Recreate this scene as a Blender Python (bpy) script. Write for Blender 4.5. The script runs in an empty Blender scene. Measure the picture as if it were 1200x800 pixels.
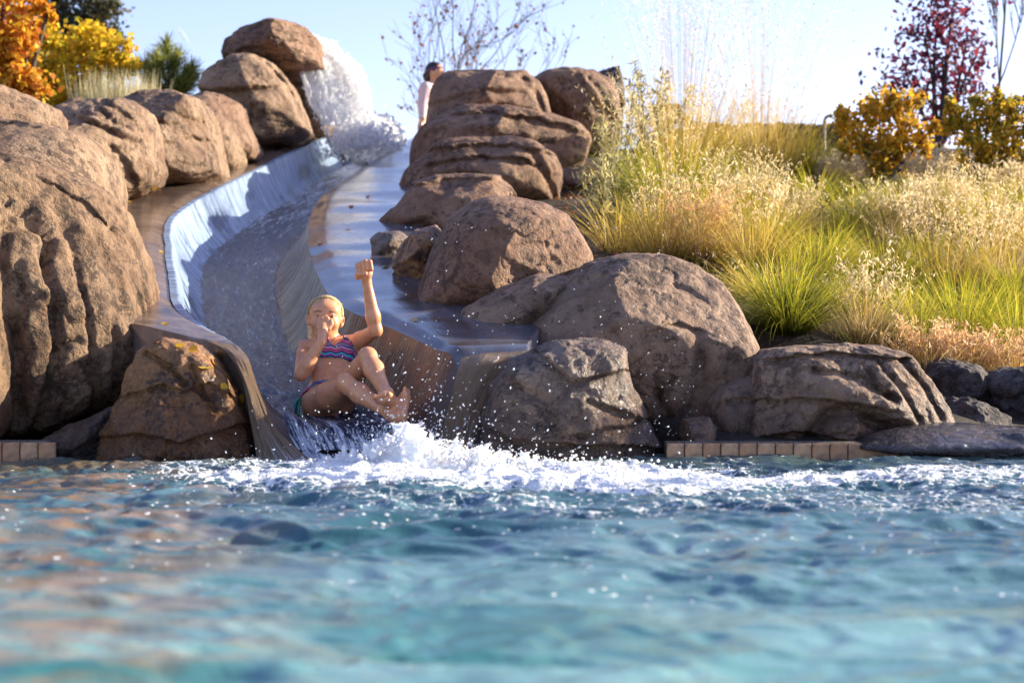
import bpy, bmesh, math, random
import numpy as np
from mathutils import Vector, Matrix

# ------------------------------------------------------------------ camera, sky, sun, exposure
scene = bpy.context.scene
COL = scene.collection
cam_data = bpy.data.cameras.new("camera")
cam = bpy.data.objects.new("camera", cam_data)
COL.objects.link(cam)
CAM_H = 0.5
cam.location = (0, 0, CAM_H)
cam.rotation_euler = (math.radians(90), 0, 0)
cam_data.lens = 60
cam_data.sensor_width = 36
cam_data.clip_start = 0.05
cam_data.clip_end = 6000
cam_data.dof.use_dof = True
cam_data.dof.focus_distance = 8.0
cam_data.dof.aperture_fstop = 3.0
scene.camera = cam

SUN_EL = math.radians(19.5)
SUN_AZ = math.radians(71)          # clockwise from the view direction (+Y) towards +X
SUN_DIR = Vector((math.cos(SUN_EL) * math.sin(SUN_AZ), math.cos(SUN_EL) * math.cos(SUN_AZ), math.sin(SUN_EL)))
world = bpy.data.worlds.new("World")
scene.world = world
world.use_nodes = True
wn = world.node_tree
wn.nodes.clear()
w_out = wn.nodes.new("ShaderNodeOutputWorld")
w_bg = wn.nodes.new("ShaderNodeBackground")
w_sky = wn.nodes.new("ShaderNodeTexSky")
w_sky.sky_type = 'NISHITA'
w_sky.sun_disc = False
w_sky.sun_elevation = SUN_EL
w_sky.sun_rotation = SUN_AZ
w_sky.altitude = 900
w_sky.air_density = 1.0
w_sky.dust_density = 1.6
w_sky.ozone_density = 1.3
w_tint = wn.nodes.new('ShaderNodeMix'); w_tint.data_type = 'RGBA'; w_tint.blend_type = 'MULTIPLY'
w_tint.inputs[0].default_value = 1; w_tint.inputs[7].default_value = (1.0, .87, 1.02, 1)
wn.links.new(w_sky.outputs[0], w_tint.inputs[6]); wn.links.new(w_tint.outputs[2], w_bg.inputs[0])
w_bg.inputs[1].default_value = 0.118
wn.links.new(w_bg.outputs[0], w_out.inputs[0])

sun_data = bpy.data.lights.new("sun", 'SUN')
sun_data.energy = 4.8
sun_data.angle = math.radians(0.55)
sun_data.color = (1.0, 0.88, 0.66)
sun = bpy.data.objects.new("sun", sun_data)
COL.objects.link(sun)
sun.rotation_euler = (-SUN_DIR).to_track_quat('-Z', 'Y').to_euler()

scene.view_settings.view_transform = 'Standard'
scene.view_settings.look = 'None'
scene.view_settings.gamma = 1
scene.view_settings.exposure = 1.43
scene.cycles.use_denoising = True
scene.cycles.max_bounces = 8
scene.cycles.diffuse_bounces = 4
scene.cycles.transparent_max_bounces = 8
scene.cycles.caustics_reflective = False
scene.cycles.caustics_refractive = False
scene.cycles.sample_clamp_indirect = 8

# ------------------------------------------------------------------ helpers
F = 2000.0                      # focal length in photograph pixels (1200 px wide)
rng = np.random.default_rng(7)
random.seed(7)

def P(px, py, Y):
    return np.array([(px - 600) / F * Y, Y, CAM_H + (400 - py) / F * Y])

def deck_z(y):
    """height of the slide's deck along its length"""
    return 0.48 + 0.2 * (np.minimum(y, 19.5) - 7.3)

def deck_Y(py):
    return 1.48 / (0.2 - (400 - py) / F)

def mesh_np(name, verts, faces, smooth=True, uv=None, attrs=None):
    verts = np.asarray(verts, dtype=np.float32)
    me = bpy.data.meshes.new(name)
    me.vertices.add(len(verts))
    me.vertices.foreach_set('co', verts.ravel())
    if isinstance(faces, np.ndarray):
        groups = [faces]
    else:
        groups = [np.asarray(f) for f in faces if len(f)]
    loops = np.concatenate([g.ravel() for g in groups]).astype(np.int32)
    sizes = np.concatenate([np.full(len(g), g.shape[1], dtype=np.int32) for g in groups])
    starts = np.concatenate([[0], np.cumsum(sizes)[:-1]]).astype(np.int32)
    me.loops.add(len(loops))
    me.loops.foreach_set('vertex_index', loops)
    me.polygons.add(len(sizes))
    me.polygons.foreach_set('loop_start', starts)
    me.polygons.foreach_set('loop_total', sizes)
    me.polygons.foreach_set('use_smooth', np.full(len(sizes), smooth, dtype=bool))
    if uv is not None:
        l = me.uv_layers.new(name='UVMap')
        l.data.foreach_set('uv', np.asarray(uv, dtype=np.float32)[loops].ravel())
    if attrs:
        for k, v in attrs.items():
            a = me.attributes.new(k, 'FLOAT', 'POINT')
            a.data.foreach_set('value', np.asarray(v, dtype=np.float32))
    me.update(calc_edges=True)
    me.validate()
    return me

def link(name, me, mat=None, parent=None, loc=None):
    o = bpy.data.objects.new(name, me)
    COL.objects.link(o)
    if mat is not None and me is not None and len(me.materials) == 0:
        me.materials.append(mat)
    if parent is not None:
        o.parent = parent
    if loc is not None:
        o.location = loc
    return o

def tag(o, label=None, cat=None, group=None, kind=None):
    if label: o['label'] = label
    if cat: o['category'] = cat
    if group: o['group'] = group
    if kind: o['kind'] = kind
    return o

def empty(name, loc=(0, 0, 0)):
    o = bpy.data.objects.new(name, None)
    o.empty_display_size = 0.1
    o.location = loc
    COL.objects.link(o)
    return o

# ---- numpy noise
_perm = np.random.default_rng(11).permutation(256)
_perm = np.concatenate([_perm, _perm, _perm]).astype(np.int64)
_g = np.random.default_rng(12).normal(size=(256, 3))
_g /= np.linalg.norm(_g, axis=1)[:, None]

def perlin(p):
    p = np.asarray(p, dtype=np.float64)
    i = np.floor(p).astype(np.int64)
    f = p - i
    u = f * f * f * (f * (f * 6 - 15) + 10)
    i &= 255
    def grad(dx, dy, dz):
        h = _perm[_perm[_perm[(i[:, 0] + dx) & 255] + ((i[:, 1] + dy) & 255)] + ((i[:, 2] + dz) & 255)]
        g = _g[h]
        return g[:, 0] * (f[:, 0] - dx) + g[:, 1] * (f[:, 1] - dy) + g[:, 2] * (f[:, 2] - dz)
    lerp = lambda a, b, t: a + t * (b - a)
    x00 = lerp(grad(0, 0, 0), grad(1, 0, 0), u[:, 0]); x10 = lerp(grad(0, 1, 0), grad(1, 1, 0), u[:, 0])
    x01 = lerp(grad(0, 0, 1), grad(1, 0, 1), u[:, 0]); x11 = lerp(grad(0, 1, 1), grad(1, 1, 1), u[:, 0])
    return lerp(lerp(x00, x10, u[:, 1]), lerp(x01, x11, u[:, 1]), u[:, 2]) * 1.6

def fbm(p, octaves=4, gain=0.5, lac=2.03):
    s = 0; a = 1.0; n = 0
    for k in range(octaves):
        s = s + a * perlin(np.asarray(p) * lac ** k + 17.3 * k); n += a; a *= gain
    return s / n

def ridged(p, octaves=3):
    s = 0; a = 1.0; n = 0
    for k in range(octaves):
        s = s + a * (1 - np.abs(perlin(np.asarray(p) * 2.1 ** k + 9.1 * k)) * 2); n += a; a *= .5
    return s / n

def sstep(a, b, x):
    t = np.clip((x - a) / (b - a), 0, 1)
    return t * t * (3 - 2 * t)

# ---- node helpers
class NT:
    def __init__(self, name):
        self.mat = bpy.data.materials.new(name)
        self.mat.use_nodes = True
        self.t = self.mat.node_tree
        self.t.nodes.clear()
        self.out = self.t.nodes.new('ShaderNodeOutputMaterial')
    def n(self, typ, **kw):
        nd = self.t.nodes.new(typ)
        for k, v in kw.items():
            if k.startswith('i_'):
                nd.inputs[k[2:].replace('_', ' ')].default_value = v
            else:
                setattr(nd, k, v)
        return nd
    def l(self, a, b):
        self.t.links.new(a, b)
    def val(self, sock, v):
        if hasattr(v, 'is_linked') or hasattr(v, 'links'):
            self.l(v, sock)
        else:
            sock.default_value = v
    def mix(self, f, a, b, mode='MIX'):
        m = self.n('ShaderNodeMix', data_type='RGBA', blend_type=mode)
        self.val(m.inputs[0], f); self.val(m.inputs[6], a); self.val(m.inputs[7], b)
        return m.outputs[2]
    def math(self, op, a, b=0.0, c=0.0, clamp=False):
        m = self.n('ShaderNodeMath', operation=op, use_clamp=clamp)
        self.val(m.inputs[0], a); self.val(m.inputs[1], b); self.val(m.inputs[2], c)
        return m.outputs[0]
    def ramp(self, f, stops, interp='LINEAR'):
        r = self.n('ShaderNodeValToRGB')
        r.color_ramp.interpolation = interp
        e = r.color_ramp.elements
        while len(e) > 1: e.remove(e[-1])
        for i, (p, c) in enumerate(stops):
            el = e[0] if i == 0 else e.new(p)
            el.position = p
            el.color = c if len(c) == 4 else (*c, 1)
        self.l(f, r.inputs[0])
        return r.outputs[0]
    def noise(self, vec, scale, detail=4, rough=.55, dist=0.0, dim='3D'):
        n = self.n('ShaderNodeTexNoise', noise_dimensions=dim)
        n.inputs['Scale'].default_value = scale
        n.inputs['Detail'].default_value = detail
        n.inputs['Roughness'].default_value = rough
        n.inputs['Distortion'].default_value = dist
        if vec is not None: self.l(vec, n.inputs['Vector'])
        return n.outputs[0]
    def mapping(self, vec, scale=(1, 1, 1), loc=(0, 0, 0), rot=(0, 0, 0)):
        m = self.n('ShaderNodeMapping')
        m.inputs['Scale'].default_value = scale
        m.inputs['Location'].default_value = loc
        m.inputs['Rotation'].default_value = rot
        self.l(vec, m.inputs[0])
        return m.outputs[0]
    def bump(self, h, strength=.5, dist=.02, normal=None):
        b = self.n('ShaderNodeBump')
        b.inputs['Strength'].default_value = strength
        b.inputs['Distance'].default_value = dist
        self.l(h, b.inputs['Height'])
        if normal is not None: self.l(normal, b.inputs['Normal'])
        return b.outputs[0]
    def principled(self, color, rough=.6, normal=None, **kw):
        b = self.n('ShaderNodeBsdfPrincipled')
        self.val(b.inputs['Base Color'], color)
        self.val(b.inputs['Roughness'], rough)
        if normal is not None: self.l(normal, b.inputs['Normal'])
        for k, v in kw.items():
            self.val(b.inputs[k.replace('_', ' ')], v)
        return b
    def done(self, shader):
        self.l(shader, self.out.inputs[0])
        return self.mat

def rgb(r, g, b): return (r, g, b, 1)

def sep_z(nt, vec):
    s = nt.n('ShaderNodeSeparateXYZ'); nt.l(vec, s.inputs[0]); return s.outputs[2]

def mat_rock(name, base, light, dark, wet_z=None, wet_h=.12, speck=.5, gloss=.75, stain=None, scale=1.0, spec=.35):
    nt = NT(name)
    tc = nt.n('ShaderNodeTexCoord'); geo = nt.n('ShaderNodeNewGeometry')
    oi = nt.n('ShaderNodeObjectInfo')
    off = nt.n('ShaderNodeVectorMath', operation='ADD')
    cmb = nt.n('ShaderNodeCombineXYZ')
    r10 = nt.math('MULTIPLY', oi.outputs['Random'], 37.0)
    for k in range(3): nt.l(r10, cmb.inputs[k])
    nt.l(tc.outputs['Object'], off.inputs[0]); nt.l(cmb.outputs[0], off.inputs[1])
    v = off.outputs[0]
    big = nt.noise(v, 2.2 * scale, 5, .6, .6)
    mid = nt.noise(v, 9 * scale, 6, .65, .4)
    fine = nt.noise(v, 70 * scale, 4, .7)
    grit = nt.noise(v, 190 * scale, 2, .6)
    c = nt.mix(nt.ramp(big, [(.36, (0, 0, 0)), (.66, (1, 1, 1))]), base, light)
    c = nt.mix(nt.ramp(mid, [(.46, (0, 0, 0)), (.72, (.75, .75, .75))]), c, dark)
    stained = nt.noise(nt.mapping(v, (1, 1, .35)), 4 * scale, 4, .6, 1.2)
    c = nt.mix(nt.ramp(stained, [(.5, (0, 0, 0)), (.75, (.55, .55, .55))]), c, stain if stain else (dark[0] * 1.2, dark[1] * .8, dark[2] * .55, 1))
    pm = nt.noise(v, 20 * scale, 5, .75, .3); pz = nt.noise(v, 3.1 * scale, 3, .6)
    pq = nt.math('ADD', pm, nt.math('MULTIPLY', nt.math('SUBTRACT', pz, .5), .55))
    c = nt.mix(nt.ramp(pq, [(.50, (0, 0, 0)), (.60, (.85, .85, .85))]), c, (dark[0] * .7, dark[1] * .7, dark[2] * .7, 1))
    f2 = nt.ramp(fine, [(.3, (1 - speck, 1 - speck, 1 - speck)), (.62, (1, 1, 1)), (.8, (1.0 + .35 * speck,) * 3)])
    c = nt.mix(1.0, c, f2, 'MULTIPLY')
    rough = nt.ramp(mid, [(.3, (gloss - .1,) * 3), (.7, (gloss + .1,) * 3)])
    if wet_z is not None:
        z = sep_z(nt, geo.outputs['Position'])
        zz = nt.math('ADD', z, nt.math('MULTIPLY', nt.math('SUBTRACT', nt.noise(v, 7, 3), .5), .22))
        w = nt.math('SUBTRACT', 1.0, nt.math('DIVIDE', nt.math('SUBTRACT', zz, wet_z), wet_h, clamp=True), clamp=True)
        c = nt.mix(nt.math('MULTIPLY', w, .8), c, nt.mix(1.0, c, rgb(.30, .27, .27), 'MULTIPLY'))
        rough = nt.math('SUBTRACT', rough, nt.math('MULTIPLY', w, .5), clamp=True)
    h = nt.math('ADD', nt.math('MULTIPLY', fine, .24), nt.math('ADD', nt.math('ADD', nt.math('MULTIPLY', mid, .9), nt.math('MULTIPLY', pm, -.45)), nt.math('MULTIPLY', grit, .07)))
    pits = nt.n('ShaderNodeTexVoronoi', feature='F1'); pits.inputs['Scale'].default_value = 26 * scale
    nt.l(v, pits.inputs['Vector'])
    h = nt.math('ADD', h, nt.math('MULTIPLY', nt.ramp(pits.outputs['Distance'], [(0, (0, 0, 0)), (.3, (1, 1, 1))]), .15))
    nrm = nt.bump(h, .95, .036)
    return nt.done(nt.principled(c, rough, nrm, Specular_IOR_Level=spec).outputs[0])

def mat_plain(name, color, rough=.6, **kw):
    nt = NT(name)
    return nt.done(nt.principled(color, rough, **kw).outputs[0])

def mat_leaf(name, stops, trans=.5, rough=.55, root=None):
    """thin leaf: diffuse plus translucent, colour per leaf"""
    nt = NT(name)
    geo = nt.n('ShaderNodeNewGeometry')
    c = nt.ramp(geo.outputs['Random Per Island'], stops)
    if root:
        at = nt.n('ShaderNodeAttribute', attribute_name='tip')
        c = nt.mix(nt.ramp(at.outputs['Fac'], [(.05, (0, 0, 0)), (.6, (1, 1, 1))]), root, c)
    p = nt.principled(c, rough, Specular_IOR_Level=.3)
    tr = nt.n('ShaderNodeBsdfTranslucent'); nt.l(c, tr.inputs[0])
    m = nt.n('ShaderNodeMixShader'); m.inputs[0].default_value = trans
    nt.l(p.outputs[0], m.inputs[1]); nt.l(tr.outputs[0], m.inputs[2])
    return nt.done(m.outputs[0])
# ------------------------------------------------------------------ setting: ground, pool, water
def sgrid(xs, ys, zf):
    X, Yg = np.meshgrid(xs, ys)
    pts = np.stack([X.ravel(), Yg.ravel()], 1)
    Z = zf(pts[:, 0], pts[:, 1])
    v = np.column_stack([pts, Z])
    nx, ny = len(xs), len(ys)
    i = (np.arange(ny - 1)[:, None] * nx + np.arange(nx - 1)[None, :]).ravel()
    f = np.stack([i, i + 1, i + 1 + nx, i + nx], 1)
    return v, f

# lips of the slide: (px, py[, Y]) pairs from the top down to the pool
LIPS = [((425,150),(492,157)), ((400,157),(472,168)), ((375,165),(452,180)), ((345,178),(432,192)),
        ((310,196),(410,207)), ((275,213),(388,222)), ((240,231),(371,238)), ((213,248),(363,256)),
        ((199,266),(361,275)), ((199,290),(364,297)), ((202,315),(371,320)), ((206,340),(384,343)),
        ((212,362),(405,362)), ((225,378),(440,378)), ((250,393),(480,394)), ((270,404),(512,409)),
        ((284,424,7.10),(532,421,7.06)), ((299,478,6.98),(540,478,6.98)), ((325,525,6.88),(542,530,6.90)), ((350,565,6.70),(545,570,6.75))]
DEPTHS = [.30,.36,.38,.38,.38,.38,.38,.38,.38,.38,.38,.38,.38,.37,.36,.34,.30,.17,.10,.08]

def catmull(pts, n):
    pts = np.asarray(pts, float)
    m = len(pts)
    u = np.linspace(0, m - 1, n)
    i = np.clip(np.floor(u).astype(int), 0, m - 2)
    t = (u - i)[:, None]
    g = lambda k: pts[np.clip(k, 0, m - 1)]
    p0, p1, p2, p3 = g(i - 1), g(i), g(i + 1), g(i + 2)
    return .5 * ((2 * p1) + (-p0 + p2) * t + (2 * p0 - 5 * p1 + 4 * p2 - p3) * t ** 2 + (-p0 + 3 * p1 - 3 * p2 + p3) * t ** 3)

lipL = np.array([P(a[0], a[1], a[2] if len(a) > 2 else deck_Y(a[1])) for a, b in LIPS])
lipR = np.array([P(b[0], b[1], b[2] if len(b) > 2 else deck_Y(b[1])) for a, b in LIPS])
NT_ROWS = 220
LL = catmull(lipL, NT_ROWS); RR = catmull(lipR, NT_ROWS)
for q_, a_ in ((LL, 40.0), (RR, 80.0)):       # hand plastered edges are never quite true
    q_[:, 0] += .016 * fbm(np.column_stack([q_[:, 1] * 1.6 + a_, q_[:, 1] * 0, q_[:, 1] * 0]), 3)
    q_[:, 2] += .010 * fbm(np.column_stack([q_[:, 1] * 2.2 + a_, q_[:, 1] * 0 + 5, q_[:, 1] * 0]), 3)
DD = np.interp(np.linspace(0, 1, NT_ROWS), np.linspace(0, 1, len(DEPTHS)), DEPTHS)

def corridor(y):
    """left and right lip X of the slide at distance y"""
    o = np.argsort(LL[:, 1]); p = np.argsort(RR[:, 1])
    return np.interp(y, LL[o, 1], LL[o, 0]), np.interp(y, RR[p, 1], RR[p, 0])

def ground_z(x, y):
    x = np.asarray(x, float); y = np.asarray(y, float)
    d = deck_z(np.clip(y, 7.0, 17.6))
    right = sstep(.9, 2.6, x) * (1 - sstep(9.0, 15, y))
    z = d - .10 - .36 * right + .05 * sstep(13, 17, y)
    z = np.minimum(z, .09 + .18 * np.clip(y - 7.0, 0, 2) + 4 * sstep(8, 12, y))
    cl, cr = corridor(np.clip(y, 6.9, 19.5))
    inside = sstep(-1.15, -.85, x - cl) * (1 - sstep(.75, 1.05, x - cr)) * (1 - sstep(20.5, 21.5, y))
    z = z - inside * .75
    z = z + .05 * perlin(np.column_stack([x * .8, y * .8, x * 0])) * sstep(7.3, 9, y) + .6 * perlin(np.column_stack([x * .05, y * .05, x * 0 + 5])) * sstep(30, 80, y)
    far = sstep(10, 16, np.abs(x))
    z = z * (1 - far * .25)
    pool = (y < 6.94) & (y > -11) & (np.abs(x) < 13)
    z = np.where(pool, -1.3, np.where(y < 6.99, .06, z))
    return z

xs = np.concatenate([[-900, -500, -250, -120, -60, -35, -24, -18, -15, -13.05, -12.95], np.linspace(-12, -3.2, 24),
                     np.linspace(-3, 5.2, 165), np.linspace(5.5, 12, 20), [12.95, 13.05, 15, 18, 24, 35, 60, 120, 250, 500, 900]])
ys = np.concatenate([[-900, -400, -150, -60, -30, -18, -14, -11.05, -10.95, -6, -2, 2, 5, 6.5, 6.935, 6.945, 6.99], np.linspace(7.05, 20, 180),
                     [20.5, 21, 22, 24, 27, 31, 36, 45, 60, 90, 150, 260, 450, 800, 1500, 2600]])
v, f = sgrid(xs, ys, ground_z)
nt = NT('soil')
tc = nt.n('ShaderNodeTexCoord')
n1 = nt.noise(tc.outputs['Object'], 1.1, 5, .6); n2 = nt.noise(tc.outputs['Object'], 34, 5, .7)
vor = nt.n('ShaderNodeTexVoronoi'); vor.inputs['Scale'].default_value = 42; nt.l(tc.outputs['Object'], vor.inputs['Vector'])
c = nt.mix(nt.ramp(n1, [(.4, (0, 0, 0)), (.65, (1, 1, 1))]), rgb(.035, .026, .02), rgb(.07, .05, .032))
c = nt.mix(nt.ramp(vor.outputs['Color'], [(.72, (0, 0, 0)), (.9, (.8, .8, .8))]), c, rgb(.16, .11, .07))
c = nt.mix(nt.ramp(n2, [(.35, (0, 0, 0)), (.6, (.7, .7, .7))]), c, rgb(.02, .016, .013))
MAT_SOIL = nt.done(nt.principled(c, .9, nt.bump(n2, 1.0, .05)).outputs[0])
g = link('ground', mesh_np('ground', v, f), MAT_SOIL)
tag(g, 'dark bare soil of the planted bank and the land around the pool', None, None, 'structure')

# ---- water of the pool
def wave_z(x, y):
    x = np.asarray(x, float); y = np.asarray(y, float)
    p = np.column_stack([x, y, np.zeros_like(x)])
    w = np.column_stack([x + .12 * perlin(p * 1.7) + .05 * perlin(p * 6), y + .12 * perlin(p * 1.7 + 31), np.zeros_like(x)])
    soft = sstep(5.2, 3.2, y) if False else 1 - sstep(3.0, 5.0, y)
    z = .052 * perlin(w * np.array([.75, 1.9, 1]) + 3)
    z += (.034 - .020 * soft) * (1 - 2 * np.abs(perlin(w * np.array([2.0, 4.6, 1]) + 11)))
    z += .012 * soft * perlin(w * np.array([2.2, 5.2, 1]) + 61)
    z += (.014 - .009 * soft) * (1 - 2 * np.abs(perlin(w * np.array([7.0, 11.0, 1]) + 23)))
    z += .006 * perlin(w * np.array([16, 24.0, 1]) + 5)
    busy = sstep(4.8, 6.0, y)
    z += busy * (.007 * (1 - 2 * np.abs(perlin(w * np.array([13, 19.0, 1]) + 33))) + .0045 * (1 - 2 * np.abs(perlin(w * np.array([27, 40.0, 1]) + 43))))
    near = np.exp(-((x + .55) / 1.6) ** 2 - ((y - 6.2) / 1.0) ** 2)
    z += near * (.022 * perlin(w * np.array([5, 6.5, 1]) + 51) + .016 * (1 - 2 * np.abs(perlin(w * 9 + 71))))
    rightchop = sstep(.2, 1.2, x) * np.exp(-((y - 6.45) / .5) ** 2)
    z += rightchop * .020 * (1 - 2 * np.abs(perlin(w * np.array([6, 9, 1]) + 91)))
    return z * np.clip(.62 + .13 * (7.3 - y) / 2, .5, 1.0)

def foam_mask(x, y):
    p = np.column_stack([x, y, np.zeros_like(x)])
    warp = .25 * perlin(p * 1.3 + 2) + .10 * perlin(p * 5 + 8)
    yy = y + warp
    core = np.exp(-((x + .1 + .25 * perlin(p * 2)) / 1.1) ** 4 - ((yy - 6.2) / .5) ** 2)
    band = sstep(-1.6, -.6, x) * np.exp(-((yy - 5.85) / .42) ** 2) * (.84 - .15 * np.clip(x, 0, 3))
    left = np.exp(-((x + 1.05) / .5) ** 2 - ((yy - 6.5) / .22) ** 2) * .45
    wisps = .40 * np.exp(-((yy - 5.0) / .7) ** 2) * sstep(-2, 0, x)
    return np.clip(np.maximum.reduce([core * 1.05, band, left, wisps]), 0, 1.1)

wx = np.concatenate([[-13, -11, -9, -7.5, -6, -5, -4.2], np.linspace(-3.6, 3.6, 640), [4.2, 5, 6, 7.5, 9, 11, 13]])
t = np.linspace(0, 1, 540)
wy = np.concatenate([[-11, -9, -7, -5, -3, -1.5, -.6, 0, .4, .8, 1.2], 1.5 + (7.32 - 1.5) * (t * 1.25 - .25 * t ** 2)])
v, f = sgrid(wx, wy, wave_z)
inpool = np.abs(v[:, 0]) < 12.98
fm = foam_mask(v[:, 0], v[:, 1])
nt = NT('pool_water')
tc = nt.n('ShaderNodeTexCoord'); geo = nt.n('ShaderNodeNewGeometry')
at = nt.n('ShaderNodeAttribute', attribute_name='foam')
co = tc.outputs['Object']
nA = nt.noise(nt.mapping(co, (1, 1.6, 1)), 1.2, 3, .5, .4)
body = nt.mix(nt.ramp(nA, [(.38, (0, 0, 0)), (.62, (1, 1, 1))]), rgb(.028, .088, .115), rgb(.075, .16, .19))
sx = nt.n('ShaderNodeSeparateXYZ'); nt.l(co, sx.inputs[0])
mf = nt.n('ShaderNodeMapRange'); mf.inputs[1].default_value = 4.6; mf.inputs[2].default_value = 2.5
nt.l(sx.outputs[1], mf.inputs[0])
body = nt.mix(nt.math('MULTIPLY', mf.outputs[0], .85), body, nt.mix(nt.ramp(nA, [(.36, (0, 0, 0)), (.64, (1, 1, 1))]), rgb(.06, .215, .215), rgb(.22, .41, .405)))
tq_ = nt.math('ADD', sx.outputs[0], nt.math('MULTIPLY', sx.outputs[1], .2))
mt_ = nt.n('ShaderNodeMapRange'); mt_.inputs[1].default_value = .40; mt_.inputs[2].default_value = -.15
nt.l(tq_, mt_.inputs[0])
tan_refl = nt.ramp(nt.noise(nt.mapping(co, (1, 2.2, 1)), 3.2, 4, .6, .7), [(.44, (0, 0, 0)), (.60, (1, 1, 1))])
body = nt.mix(nt.math('MULTIPLY', nt.math('MULTIPLY', mt_.outputs[0], tan_refl), .68), body, rgb(.34, .17, .06))  # warm reflections at the left, painted into the water colour as tan patches
shallow = nt.math('MULTIPLY', nt.ramp(nt.math('ADD', sx.outputs[0], nt.math('MULTIPLY', nA, 1.5)), [(0, (1, 1, 1)), (1, (0, 0, 0))]), 1.0)
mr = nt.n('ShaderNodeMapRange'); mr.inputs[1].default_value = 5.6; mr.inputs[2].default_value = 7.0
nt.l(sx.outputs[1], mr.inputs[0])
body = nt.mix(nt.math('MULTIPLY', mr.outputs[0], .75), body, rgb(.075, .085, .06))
cells = nt.n('ShaderNodeTexVoronoi', feature='DISTANCE_TO_EDGE'); cells.inputs['Scale'].default_value = 15
nw = nt.noise(co, 6, 4, .6)
wv = nt.n('ShaderNodeVectorMath', operation='MULTIPLY_ADD')
nwn = nt.n('ShaderNodeTexNoise'); nwn.inputs['Scale'].default_value = 7; nwn.inputs['Detail'].default_value = 4; nt.l(co, nwn.inputs['Vector'])
nt.l(nwn.outputs['Color'], wv.inputs[0]); wv.inputs[1].default_value = (.35, .35, .35); nt.l(co, wv.inputs[2])
nt.l(wv.outputs[0], cells.inputs['Vector'])
lace = nt.math('SUBTRACT', 1.0, nt.math('MULTIPLY', cells.outputs[0], 7.0), clamp=True)
fn = nt.noise(co, 22, 6, .7)
fq = nt.math('ADD', at.outputs['Fac'], nt.math('MULTIPLY', nt.math('SUBTRACT', fn, .5), 1.1))
fq = nt.math('ADD', fq, nt.math('MULTIPLY', nt.math('SUBTRACT', lace, .62), .32))
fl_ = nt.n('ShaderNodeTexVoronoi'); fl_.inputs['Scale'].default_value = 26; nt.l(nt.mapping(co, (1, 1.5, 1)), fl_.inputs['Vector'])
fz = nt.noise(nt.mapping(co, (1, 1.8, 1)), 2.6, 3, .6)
glint_flecks = nt.math('MULTIPLY', nt.math('LESS_THAN', fl_.outputs['Distance'], .2), nt.math('GREATER_THAN', fz, .54))  # white flecks painted in as sun glints, drawn with the foam colour
fq = nt.math('ADD', fq, nt.math('MULTIPLY', glint_flecks, nt.math('MULTIPLY', nt.math('GREATER_THAN', sx.outputs[1], 3.3), .5)))
foam_glint_mask = nt.ramp(fq, [(.38, (0, 0, 0)), (.54, (1, 1, 1))])
rip = nt.math('ADD', nt.math('MULTIPLY', nt.noise(nt.mapping(co, (1, 1.7, 1)), 26, 4, .6, .5), .6), nt.math('MULTIPLY', nt.noise(nt.mapping(co, (1, 1.6, 1)), 75, 3, .6), .22))
nrm = nt.bump(rip, .36, .014)
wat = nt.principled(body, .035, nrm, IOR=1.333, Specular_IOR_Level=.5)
fo = nt.principled(rgb(.86, .89, .92), .55, nt.bump(nt.math('ADD', fn, nt.math('MULTIPLY', lace, .3)), .8, .03), Specular_IOR_Level=.3)
mx = nt.n('ShaderNodeMixShader'); nt.l(foam_glint_mask, mx.inputs[0]); nt.l(wat.outputs[0], mx.inputs[1]); nt.l(fo.outputs[0], mx.inputs[2])
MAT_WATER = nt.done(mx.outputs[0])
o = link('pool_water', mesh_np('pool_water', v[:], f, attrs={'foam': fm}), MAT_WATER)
tag(o, 'choppy blue green pool water with bands of white foam', None, None, 'structure')

# ---- tiled pool wall, right and left of the slide
def box_mesh(name, sx, sy, sz, bev=.004, mat=None):
    bm = bmesh.new()
    bmesh.ops.create_cube(bm, size=1)
    for vv in bm.verts: vv.co = Vector((vv.co.x * sx, vv.co.y * sy, vv.co.z * sz))
    if bev: bmesh.ops.bevel(bm, geom=bm.edges[:], offset=bev, segments=1, affect='EDGES')
    me = bpy.data.meshes.new(name); bm.to_mesh(me); bm.free()
    if mat: me.materials.append(mat)
    return me

nt = NT('pool_tile')
tc = nt.n('ShaderNodeTexCoord'); oi = nt.n('ShaderNodeObjectInfo')
n1 = nt.noise(tc.outputs['Object'], 28, 5, .65); n2 = nt.noise(nt.mapping(tc.outputs['Object'], (1, 1, .3)), 60, 3)
c = nt.mix(oi.outputs['Random'], rgb(.46, .24, .12), rgb(.60, .37, .21))
c = nt.mix(nt.ramp(n1, [(.42, (0, 0, 0)), (.7, (.85, .85, .85))]), c, rgb(.15, .10, .07))
c = nt.mix(nt.ramp(n2, [(.6, (0, 0, 0)), (.8, (.4, .4, .4))]), c, rgb(.46, .36, .27))
MAT_TILE = nt.done(nt.principled(c, .35, nt.bump(n1, .4, .006)).outputs[0])
MAT_GROUT = mat_rock('grout', rgb(.2, .17, .14), rgb(.26, .23, .19), rgb(.12, .1, .08), scale=2)
TILE_W = .073
tile_me = box_mesh('tile', TILE_W - .004, .018, .098, .003, MAT_TILE)
tile_wide = box_mesh('tile', TILE_W * 3 - .004, .018, .098, .003, MAT_TILE)

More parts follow.
